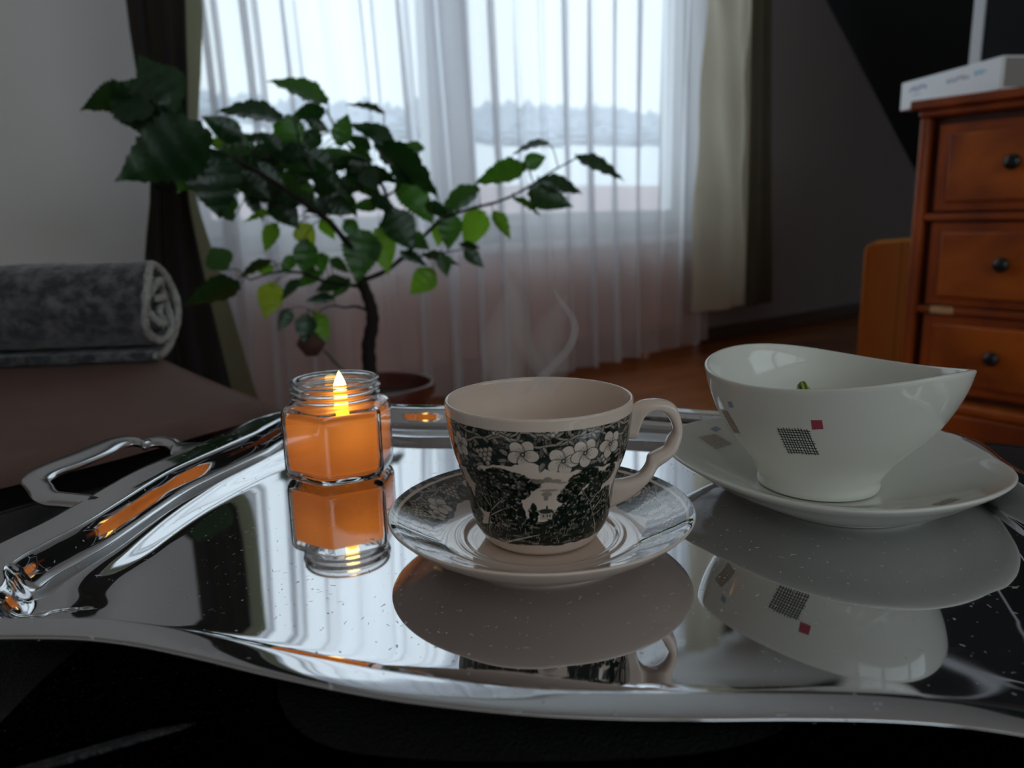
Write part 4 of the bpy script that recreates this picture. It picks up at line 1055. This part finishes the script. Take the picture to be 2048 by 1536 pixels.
# hanging bud below the flowers
b_ = CC_(1015, 655); ink.leafl(b_[0], b_[1] + .1, .42, -1.9, .5, .95, .6); ink.line([(b_[0] - .15, b_[1] - .35), (b_[0] + .25, b_[1] + .3)], .03, .9)
def foliage(cx, cy_, a, b, dens, seed, dark=.92):
    sl = ink.win(cx - a * 1.5, cx + a * 1.5, cy_ - b * 1.5, cy_ + b * 1.5); X = ink.X[sl]; Y = ink.Y[sl]
    d = ((X - cx) / a) ** 2 + ((Y - cy_) / b) ** 2
    nz = .35 * vnoise(X + seed * 7.7, Y + seed * 3.1, 3.0, 2) + .65 * vnoise(X + seed * 2.7, Y + seed * 5.1, 9.0, 2); e = np.clip((1.75 - d * .8 - (1 - nz) * 2.1 * (1.5 - dens)) * 5, 0, 1)
    tone = dark - .45 * np.clip(vnoise(X + seed, Y, 7.5, 2) * 2.4 - 1.35, 0, 1)
    A = ink.A[sl]; ink.A[sl] = A * (1 - e) + tone * e
    for _ in range(int(60 * a * b * 4)):
        th_ = rng.uniform(0, 6.28); q_ = rng.uniform(.55, 1.12); x = cx + a * q_ * math.cos(th_); y = cy_ + b * q_ * math.sin(th_)
        ink.ell(x, y, rng.uniform(.05, .11), rng.uniform(.025, .05), rng.uniform(-.8, .8), rng.choice([.95, .95, .95, .92, .88, .5]))
def landscape(off, mirror=False):
    q = lambda X, Y: (CC_(X, Y)[0] + off, CC_(X, Y)[1])
    g0 = [q(X, Y)[1] for X, Y in ((560, 985), (700, 1010), (830, 985), (900, 980), (980, 1000), (1100, 990), (1200, 960), (1380, 930))]
    gx = [q(X, Y)[0] for X, Y in ((560, 985), (700, 1010), (830, 985), (900, 980), (980, 1000), (1100, 990), (1200, 960), (1380, 930))]
    sl = ink.win(off - 4.6, off + 4.6, .9, 3.8); X = ink.X[sl]; Y = ink.Y[sl]
    gl = np.interp(X, gx, g0) + .12 * (vnoise(X, Y, 3, 2) - .5); botz = 1.22 + .12 * vnoise(X, Y * 0, 2, 2)
    m_ = np.clip((gl - Y) / .04, 0, 1) * np.clip((Y - botz) / .04, 0, 1)
    tone = .95 - .55 * np.clip(vnoise(X, Y * 2.6, 3.2, 3) * 2.6 - 1.45, 0, 1)
    ink.A[sl] = ink.A[sl] * (1 - m_) + tone * m_
    F_ = [(600, 730, .55, .5), (660, 770, .7, .6), (740, 720, .6, .32), (830, 740, .55, .3), (900, 775, .6, .28), (850, 820, .5, .32), (760, 830, .55, .45), (640, 860, .6, .5), (600, 940, .5, .5), (780, 950, .55, .42), (700, 900, .5, .4),
          (1290, 720, .5, .35), (1230, 760, .45, .4), (1190, 810, .42, .35), (1150, 850, .35, .25), (1350, 760, .5, .5), (1310, 840, .6, .5), (1230, 890, .55, .35), (1390, 850, .5, .5), (1360, 930, .5, .5), (1180, 930, .4, .3), (1280, 960, .5, .4), (1420, 700, .4, .4)]
    for k, (X_, Y_, a, b) in enumerate(F_):
        c = q(X_, Y_); foliage(c[0], c[1], a, b, .95 + .1 * (k % 3), k + off)
    for k in range(12):
        c = q(rng.uniform(560, 850), rng.uniform(830, 1000)); foliage(c[0], c[1], .3, .22, .95, k + 31)
        c = q(rng.uniform(1170, 1400), rng.uniform(800, 980)); foliage(c[0], c[1], .3, .22, .95, k + 61)
    for X_, Y_, h in ((880, 1000, 1.1), (955, 1000, 1.25), (1110, 1000, 1.0), (1060, 1000, .8), (1135, 990, 1.1)):
        c = q(X_, Y_); ink.ell(c[0], c[1] + h * .3, .17, h * .42, 0, .93); foliage(c[0], c[1] + h * .25, .2, h * .35, 1.0, X_)
    for tr_ in ([(690, 1090), (680, 1000), (690, 930), (680, 860), (640, 790)], [(690, 930), (740, 880), (790, 830)], [(680, 900), (650, 850), (600, 800)], [(690, 960), (750, 930), (820, 905)], [(640, 960), (600, 880), (590, 820)],
                [(1330, 1060), (1320, 960), (1300, 880), (1250, 800)], [(1320, 930), (1370, 860), (1390, 790)], [(1300, 890), (1350, 820)]):
        P = [q(*t_) for t_ in tr_]; ink.line(P, .15, .95, .06); ink.line([(a + .02, b) for a, b in P], .05, .35, .02)
    h = q(1030, 965); 
    sl = ink.win(h[0] - .25, h[0] + .3, h[1] - .16, h[1] + .16); ink.A[sl] = .30
    ink.ell(h[0], h[1] + .2, .36, .12, 0, .85); ink.ell(h[0] + .05, h[1] + .36, .05, .14, 0, .85)
    for dx in (-.12, .06, .2): ink.ell(h[0] + dx, h[1] - .02, .035, .06, 0, .92)
    for X_, Y_, a, b, v in ((985, 755, .30, .12, .62), (1040, 745, .2, .14, .55), (1090, 752, .26, .10, .5), (1130, 762, .22, .06, .4), (1050, 810, .42, .07, .45), (1035, 835, .25, .13, .5), (1030, 860, .12, .12, .55)):
        c = q(X_, Y_); ink.ell(c[0], c[1], a, b, 0, v)
    P = [q(X_, Y_) for X_, Y_ in ((780, 1130), (870, 1110), (940, 1095), (990, 1085))]; ink.line(P, .10, .25, .03)
    P = [q(X_, Y_) for X_, Y_ in ((740, 1105), (800, 1140), (900, 1150), (1010, 1150))]; ink.line(P, .05, .35, .04)
    for k in range(150):
        x = off + rng.uniform(-4, 4); y = rng.uniform(1.3, 2.5); ink.line([(x, y), (x + rng.uniform(-.05, .12), y + rng.uniform(.08, .22))], .03, rng.choice([.5, .98, .6]))
landscape(0)
landscape(8.6); landscape(-8.6)
ink.A = np.clip(ink.A * 1.10, 0, 1)
ink.A = np.clip(ink.A * (.97 + .06 * vnoise(SX, SZ, 9, 2)), 0, 1)
G = np.zeros((NU, len(zs), 3)); rr_ = cr_of(zs)
G[..., 0] = KC[0] + np.sin(ua_)[:, None] * rr_; G[..., 1] = KC[1] - np.cos(ua_)[:, None] * rr_; G[..., 2] = zs
fast_grid('printed_wall', G, True, M_print, cup, ink.A)
# plain foot, rim and inside in one piece
low = [(2.35, .62), (2.50, .62), (2.58, .70)] + [(float(cr_of(z)), float(z)) for z in (.78, .9, 1.0)]
lathe('foot', [(2.2, .95), (2.28, .66)] + low, KC, M_cream, cup, 128, False, 3)
lathe('inside_and_rim', [(float(cr_of(6.92)), 6.92), (float(cr_of(7.1)), 7.1), (4.385, 7.3), (4.38, 7.39), (4.33, 7.445), (4.26, 7.43), (4.20, 7.3), (4.14, 6.7), (4.0, 5.6), (3.75, 4.6), (3.42, 3.7), (3.2, 2.5), (3.0, 1.7), (2.5, 1.25), (1.2, 1.12), (.01, 1.1)], KC, M_cream, cup, 128, False, 4)
hsec = [((1530, 300), (1520, 492)), ((1572, 272), (1592, 488)), ((1622, 247), (1604, 438)), ((1680, 240), (1625, 368)), ((1740, 241), (1660, 326)), ((1800, 256), (1712, 316)), ((1843, 295), (1768, 334)), ((1868, 372), (1803, 382)),
        ((1875, 440), (1814, 440)), ((1862, 512), (1793, 478)), ((1832, 575), (1764, 530)), ((1782, 622), (1704, 563)), ((1724, 664), (1662, 590)), ((1693, 716), (1647, 645)), ((1650, 768), (1602, 700)), ((1570, 838), (1530, 728)), ((1484, 886), (1460, 738)), ((1400, 922), (1400, 733))]
hp = lambda X, Y: by(760 + X / 3.103, 720 + Y / 3.103, 34.55)
hth = catmull([(t_, 0, 0) for t_ in (.55, .62, .75, .85, .88, .88, .85, .8, .78, .76, .76, .78, .74, .74, .8, .85, .8, .7)], 4)[:, 0]
strap('handle', [hp(*a) for a, b in hsec], [hp(*b) for a, b in hsec], hth, (0, 1, 0), M_cream, cup, 4, 16, 2.6)

# ------------------------------------------------------------------ saucer
sc_ = thing('saucer', 'round saucer with dark green floral border under the teacup', 'saucer', (KC[0], KC[1], 0))
sprof = catmull([(2.2, .52), (3.0, .53), (3.5, .56), (3.75, .70), (3.95, .74), (4.2, .70), (4.8, .84), (5.6, 1.18), (6.4, 1.58), (6.95, 1.88), (7.18, 2.0), (7.25, 2.03)], 6)
rs = np.linspace(2.2, 7.24, 176); zr = np.interp(rs, sprof[:, 0], sprof[:, 1])
NA = 1150; an = np.linspace(-np.pi, np.pi, NA, endpoint=False); PS = 6.0
PX, PY = np.meshgrid(an * PS, rs, indexing='ij')
ink2 = Ink(PX, PY)
lob = 4.95 + .22 * np.sin(PX / PS * 8 + 1) + .14 * (vnoise(PX, PY * 0, 1.5, 2) - .5) * 2
m = np.clip((PY - lob) / .03, 0, 1) * np.clip((6.86 - PY) / .02, 0, 1); ink2.A = m * .95
fl2 = [(a * PS / 12 * 2 * math.pi + .5, 5.75 + .2 * math.sin(a * 2.2), .62) for a in np.arange(-6, 6, 1)] + [(a * PS / 12 * 2 * math.pi + 1.45, 5.35, .45) for a in np.arange(-6, 6, 2)]
gr2 = [(a * PS / 12 * 2 * math.pi + 2.1, 6.2, 14, .13) for a in np.arange(-6, 6, 1)]
band(ink2, -18.8, 18.8, lambda x: 5.0 + .22 * math.sin(x / PS * 8 + 1), 6.8, 8, fl2, gr2)
ink2.A *= np.clip((PY - lob) / .03, 0, 1) * np.clip((6.86 - PY) / .02, 0, 1)
rag = 6.98 + .06 * (vnoise(PX, PY * 0, 5, 2) - .5)
ink2.A = np.maximum(ink2.A, np.clip((PY - rag) / .02, 0, 1) * (.95 - .35 * (vnoise(PX, PY, 4, 2) > .62)))
ink2.A = np.clip(ink2.A * 1.10, 0, 1)
G = np.zeros((NA, len(rs), 3)); G[..., 0] = KC[0] + np.sin(an)[:, None] * rs; G[..., 1] = KC[1] - np.cos(an)[:, None] * rs; G[..., 2] = zr
fast_grid('printed_top', G, True, M_print_s, sc_, ink2.A)
lathe('well', [(.01, .52), (1.2, .52), (2.2, .52)], KC, M_cream, sc_, 96, False, 2)
lathe('underside', [(7.24, 2.03), (7.29, 1.99), (7.26, 1.90), (6.95, 1.60), (6.3, 1.10), (5.4, .58), (4.7, .30), (4.35, .16), (4.25, .02), (4.1, .0), (3.95, .03), (3.85, .3), (3.0, .36), (.01, .36)], KC, M_cream, sc_, 128, False, 4)

# ------------------------------------------------------------------ porcelain bowl and its plate
ph = np.linspace(0, 2 * np.pi, 128, endpoint=False)
def bowl_rim(ph):
    X = 6.887 * np.cos(ph) + .156 * np.cos(2 * ph) - .175 * np.cos(3 * ph); Y = 6.29 * np.sin(ph) * (1 - .067 * np.cos(ph))
    c, s = math.cos(-1.046), math.sin(-1.046)
    return np.stack([17.566 + c * X - s * Y, 41.117 + s * X + c * Y, 7.259 + .471 * np.cos(2 * ph) + .18 * np.cos(ph) - .121 * np.sin(ph)], -1)
FB = np.array([16.75, 40.35]); FR = 3.12; ZB = .86
RM = bowl_rim(ph); FT = np.stack([FB[0] + FR * np.cos(ph - 1.046), FB[1] + FR * np.sin(ph - 1.046), np.full_like(ph, ZB)], -1)
bowl = thing('porcelain_bowl', 'white porcelain bowl with curved saddle rim and small printed squares', 'bowl', (FB[0], FB[1], ZB))
fprof = catmull([(0, .01), (.03, .018), (.07, .012), (.13, .065), (.22, .17), (.33, .35), (.45, .545), (.58, .71), (.72, .84), (.86, .94), (1, 1.0)], 4)
cenB = np.array([17.2, 40.8])
def bring(t, f, inset=0., lift=0.):
    xy = FT[:, :2] * (1 - f) + RM[:, :2] * f; z = ZB + t * (RM[:, 2] - ZB)
    c = xy.mean(0); d = xy - c; r_ = np.linalg.norm(d, axis=1)[:, None]
    xy = c + d * (1 - inset / r_); return np.concatenate([xy, (z + lift)[:, None]], 1)
rings = [np.tile([FB[0], FB[1], ZB + .35], (128, 1)) + (FT - [FB[0], FB[1], ZB]) * .02, (FT - [FB[0], FB[1], ZB]) * .86 + [FB[0], FB[1], ZB + .33], (FT - [FB[0], FB[1], ZB]) * .9 + [FB[0], FB[1], ZB + .02], (FT - [FB[0], FB[1], ZB]) * .97 + [FB[0], FB[1], ZB - .0]]
for t_, f_ in fprof[:, :2]: rings.append(bring(t_ * .985 + .005, f_))
outer_count = len(rings)
rings.append(bring(1, 1, .03, .0)); rings.append(bring(1, 1, .10, .04)); rings.append(bring(1, 1, .19, .03)); rings.append(bring(1, 1, .25, -.04))
for t_, f_ in fprof[::-1][3:-8, :2]: rings.append(bring(t_ * .97 + .01, f_, .30))
last = rings[-1]; c_ = last.mean(0)
for k, f_ in enumerate((.8, .5, .2, .01)): rings.append(np.stack([c_[0] + (last[:, 0] - c_[0]) * f_, c_[1] + (last[:, 1] - c_[1]) * f_, last[:, 2] - .35 * (1 - f_)], -1))
GB = np.stack(rings, 1)
bob = mesh('body', GB.reshape(-1, 3), grid_faces(128, GB.shape[1], True, False), M_porc, bowl)

def plate_rim(a):
    h = [0, 0, .077, .541, -.441, .538, -.125, -.261]
    r_ = 9.004 + sum(h[2 * i] * np.cos((i + 1) * a) + h[2 * i + 1] * np.sin((i + 1) * a) for i in range(1, 4))
    z = 2.193 - .252 * np.cos(a) - .128 * np.sin(a) - .171 * np.cos(2 * a) - .315 * np.sin(2 * a) + .26 * np.exp(-((a - .72) / .55) ** 2)
    return r_, z
PA = np.linspace(0, 2 * np.pi, 160, endpoint=False); pr_, pz_ = plate_rim(PA)
plate = thing('egg_shaped_plate', 'white porcelain underplate with raised uneven edge below the bowl', 'plate', (18.0, 41.2, 0))
pc0 = np.array([18.44, 41.52]); pc1 = FB
def pring(f, zf, z0, blend):
    c = pc0 * blend + pc1 * (1 - blend); rr2 = pr_ * blend + 9.0 * (1 - blend)
    return np.stack([c[0] + rr2 * f * np.cos(PA), c[1] + rr2 * f * np.sin(PA), z0 + zf * pz_], -1)
prs = []
for f, zf, z0, bl_ in ((.01, 0, .78, 0), (.2, 0, .78, 0), (.38, 0, .79, .2), (.46, .04, .78, .3), (.6, .22, .66, .5), (.75, .50, .44, .75), (.87, .76, .22, .9), (.95, .92, .07, 1), (.985, .985, .02, 1), (1.0, 1.0, 0.0, 1), (1.008, 1.0, -.06, 1), (1.003, .98, -.14, 1),
                       (.97, .88, -.16, 1), (.90, .68, -.10, 1), (.80, .40, -.02, .95), (.70, .18, .02, .9), (.62, .06, .03, .85), (.60, .0, .02, .85), (.585, 0, 0, .85), (.565, 0, .03, .85), (.55, .05, .25, .85), (.3, 0, .45, .8), (.01, 0, .45, .8)):
    prs.append(pring(f, zf, z0, bl_))
GPs = np.stack([catmull(np.stack([q[i] for q in prs]), 3) for i in range(160)])
pob = mesh('body', GPs.reshape(-1, 3), grid_faces(160, GPs.shape[1], True, False), M_porc, plate)

def bvh_of(o, w_):
    me = o.data; return BVHTree.FromPolygons([(np.array(v.co) / S + w_).tolist() for v in me.vertices], [tuple(p.vertices) for p in me.polygons])
BT = bvh_of(bob, np.array(bowl['_w'])); PT = bvh_of(pob, np.array(plate['_w']))
def on(bt, x, y):
    d = ray(x, y); d = d / np.linalg.norm(d); h_ = bt.ray_cast(Vector(CO), Vector(d))
    if h_[0] is None: return None
    n = np.array(h_[1]); n = n if n @ d < 0 else -n
    return np.array(h_[0]) + n * .012, n
def quadmap(Q, u, v):
    a, b, c, d = [np.array(q, float) for q in Q]; return a * (1 - u) * (1 - v) + b * u * (1 - v) + c * u * v + d * (1 - u) * v
def decal(root, bt, Q, mat, name, lines=None, lab=None, wl=.035):
    """print laid on the glaze; Q = corners as they appear, lines=(nu,nv) for a woven hatch, else filled"""
    V, F = [], []
    def stripv(p, q, wd):
        nonlocal V, F
        n = 9; L = []
        for k in range(n):
            a = p + (q - p) * k / (n - 1); h_ = on(bt, *a)
            if h_ is None: return
            L.append(h_)
        P = np.array([h_[0] for h_ in L]); T = np.gradient(P, axis=0)
        k0 = len(V)
        for k in range(n):
            sd = np.cross(T[k], L[k][1]); sd /= np.linalg.norm(sd) + 1e-9; V += [P[k] - sd * wd / 2, P[k] + sd * wd / 2]
        F += [(k0 + 2 * k, k0 + 2 * k + 1, k0 + 2 * k + 3, k0 + 2 * k + 2) for k in range(n - 1)]
    if lines:
        nu, nv = lines; rr = random.Random(int(Q[0][0]))
        for k in range(nu):
            u = (k + .5) / nu + rr.uniform(-.012, .012); stripv(quadmap(Q, u, rr.uniform(-.04, .02)), quadmap(Q, u + rr.uniform(-.02, .02), 1 + rr.uniform(-.02, .05)), wl)
        for k in range(nv):
            v = (k + .5) / nv + rr.uniform(-.012, .012); stripv(quadmap(Q, rr.uniform(-.05, .02), v), quadmap(Q, 1 + rr.uniform(-.02, .06), v + rr.uniform(-.02, .02)), wl)
    else:
        n = 7; G_ = []
        for i in range(n):
            for j in range(n):
                h_ = on(bt, *quadmap(Q, i / (n - 1), j / (n - 1))); 
                if h_ is None: return
                G_.append(h_[0])
        V = G_; F = grid_faces(n, n)
    if not V: return
    o = mesh(name, V, F, mat, root)
    if lab: tag(o, lab)
decal(bowl, BT, [(1553, 856), (1616, 859), (1638, 910), (1576, 906)], M_hatch, 'hatched_square', (11, 10), 'black woven hatch square', .045)
decal(bowl, BT, [(1622, 840), (1644, 840), (1647, 858), (1624, 859)], M_red, 'solid_square', None, 'small red square')
decal(bowl, BT, [(1441, 818), (1456, 823), (1482, 868), (1466, 864)], M_tan, 'hatched_square', (8, 8), 'brown woven hatch square', .035)
decal(bowl, BT, [(1455, 803), (1464, 803), (1468, 815), (1459, 815)], M_bluesq, 'solid_square', None, 'small grey blue square')
decal(plate, PT, [(1396, 874), (1430, 868), (1466, 888), (1432, 899)], M_tan, 'hatched_square', (9, 8), 'brown woven hatch square', .032)
decal(plate, PT, [(1420, 858), (1431, 852), (1443, 858), (1432, 864)], M_bluesq, 'solid_square', None, 'small blue square')
decal(plate, PT, [(1862, 1009), (1900, 996), (1922, 999), (1884, 1011)], M_tan, 'hatched_square', (8, 7), 'brown woven hatch square', .035)

# green striped leaf standing in the bowl
gm, gnt, gp = new_mat('striped_green_leaf')
gt = N(gnt, 'ShaderNodeTexCoord'); gw = N(gnt, 'ShaderNodeTexWave'); gw.inputs['Scale'].default_value = 110; gw.inputs['Distortion'].default_value = 1.5
gc = N(gnt, 'ShaderNodeValToRGB'); gc.color_ramp.elements[0].color = (.015, .05, .008, 1); gc.color_ramp.elements[1].color = (.38, .52, .06, 1)
gnt.links.new(gt.outputs['Object'], gw.inputs['Vector']); gnt.links.new(gw.outputs['Fac'], gc.inputs['Fac']); gnt.links.new(gc.outputs['Color'], gp.inputs['Base Color'])
tipc = by(1604, 764, 42.6)
V = []
lb = np.array([FB[0] + .3, FB[1] + .4, ZB + .85]); up = tipc - lb
for i in range(15):
    u = i / 14
    for j in range(5):
        c = (j - 2) / 2; wd = 1.0 * math.sin(math.pi * min(1, .12 + u * .86)) ** .6
        V.append(lb + up * u + np.array([c * wd * .9, .25 * abs(c) * wd - .9 * math.sin(u * 3.1), -.25 * c * c]))
gl_ = tag(mesh('green_leaf', V, grid_faces(15, 5), gm), 'small striped green leaf sticking up inside the white bowl', 'leaf')
smo = gl_.modifiers.new('thickness', 'SOLIDIFY'); smo.thickness = .0012

# ------------------------------------------------------------------ steam over the cup
def steam_mat(name, dens):
    m, nt, p = new_mat(name); nt.nodes.remove(p); out = nt.nodes['Material Output']
    v = N(nt, 'ShaderNodeVolumeScatter'); v.inputs['Color'].default_value = (1, 1, 1, 1); v.inputs['Density'].default_value = dens; v.inputs['Anisotropy'].default_value = .35
    nt.links.new(v.outputs[0], out.inputs['Volume']); return m
M_st1 = steam_mat('steam_dense', 60.); M_st2 = steam_mat('steam_thin', 24.)
stm = thing('steam', 'thin white wisps of steam rising from the hot teacup', 'steam', (KC[0] + .5, KC[1], 6.2))
def wisp(pts, D, w0, th, mat):
    """soft-edged ribbon of vapour: lens-shaped cross-section, so its edges thin out"""
    P = catmull([by(x, y, D) for x, y in pts], 5); W = catmull([(w_, 0, 0) for w_ in w0], 5)[:, 0]; n = 20; V = []; m = len(P)
    T = np.gradient(P, axis=0); T /= np.linalg.norm(T, axis=1)[:, None]
    for i in range(m):
        sd = np.cross(T[i], [0, 1., 0]); sd /= np.linalg.norm(sd); nr = np.cross(sd, T[i]); e = math.sin(math.pi * (.0005 + .999 * i / (m - 1))) ** .5
        for k in range(n):
            a = 2 * math.pi * k / n; ca, sa = math.cos(a), math.sin(a)
            V.append(P[i] + sd * W[i] * ca * e + nr * th * sa * abs(sa) * e)
    F = grid_faces(m, n, False, True) + [tuple(range(n))[::-1], tuple((m - 1) * n + k for k in range(n))]
    mesh('wisp', V, F, mat, stm)
wisp([(1040, 800), (1075, 762), (1110, 728), (1138, 695), (1150, 660), (1142, 630), (1120, 600), (1106, 575)], 35.2, (.5, .35, .25, .22, .22, .2, .2, .2), .5, M_st1)
wisp([(1105, 800), (1092, 765), (1078, 735), (1058, 705), (1045, 670), (1040, 630), (1030, 590), (1012, 555), (1000, 520)], 35.8, (.5, .45, .45, .45, .5, .5, .55, .5, .4), .6, M_st2)
wisp([(1020, 800), (1015, 760), (1008, 720), (1005, 680), (1015, 640), (1020, 600), (1020, 560)], 36.6, (1.2, 1.2, 1.2, 1.1, .9, .8, .5), 1.0, M_st2)
wisp([(1090, 800), (1100, 760), (1112, 735), (1095, 700), (1100, 660), (1120, 620), (1135, 585)], 36.2, (.9, .9, .8, .9, .9, .6, .4), .6, M_st2)
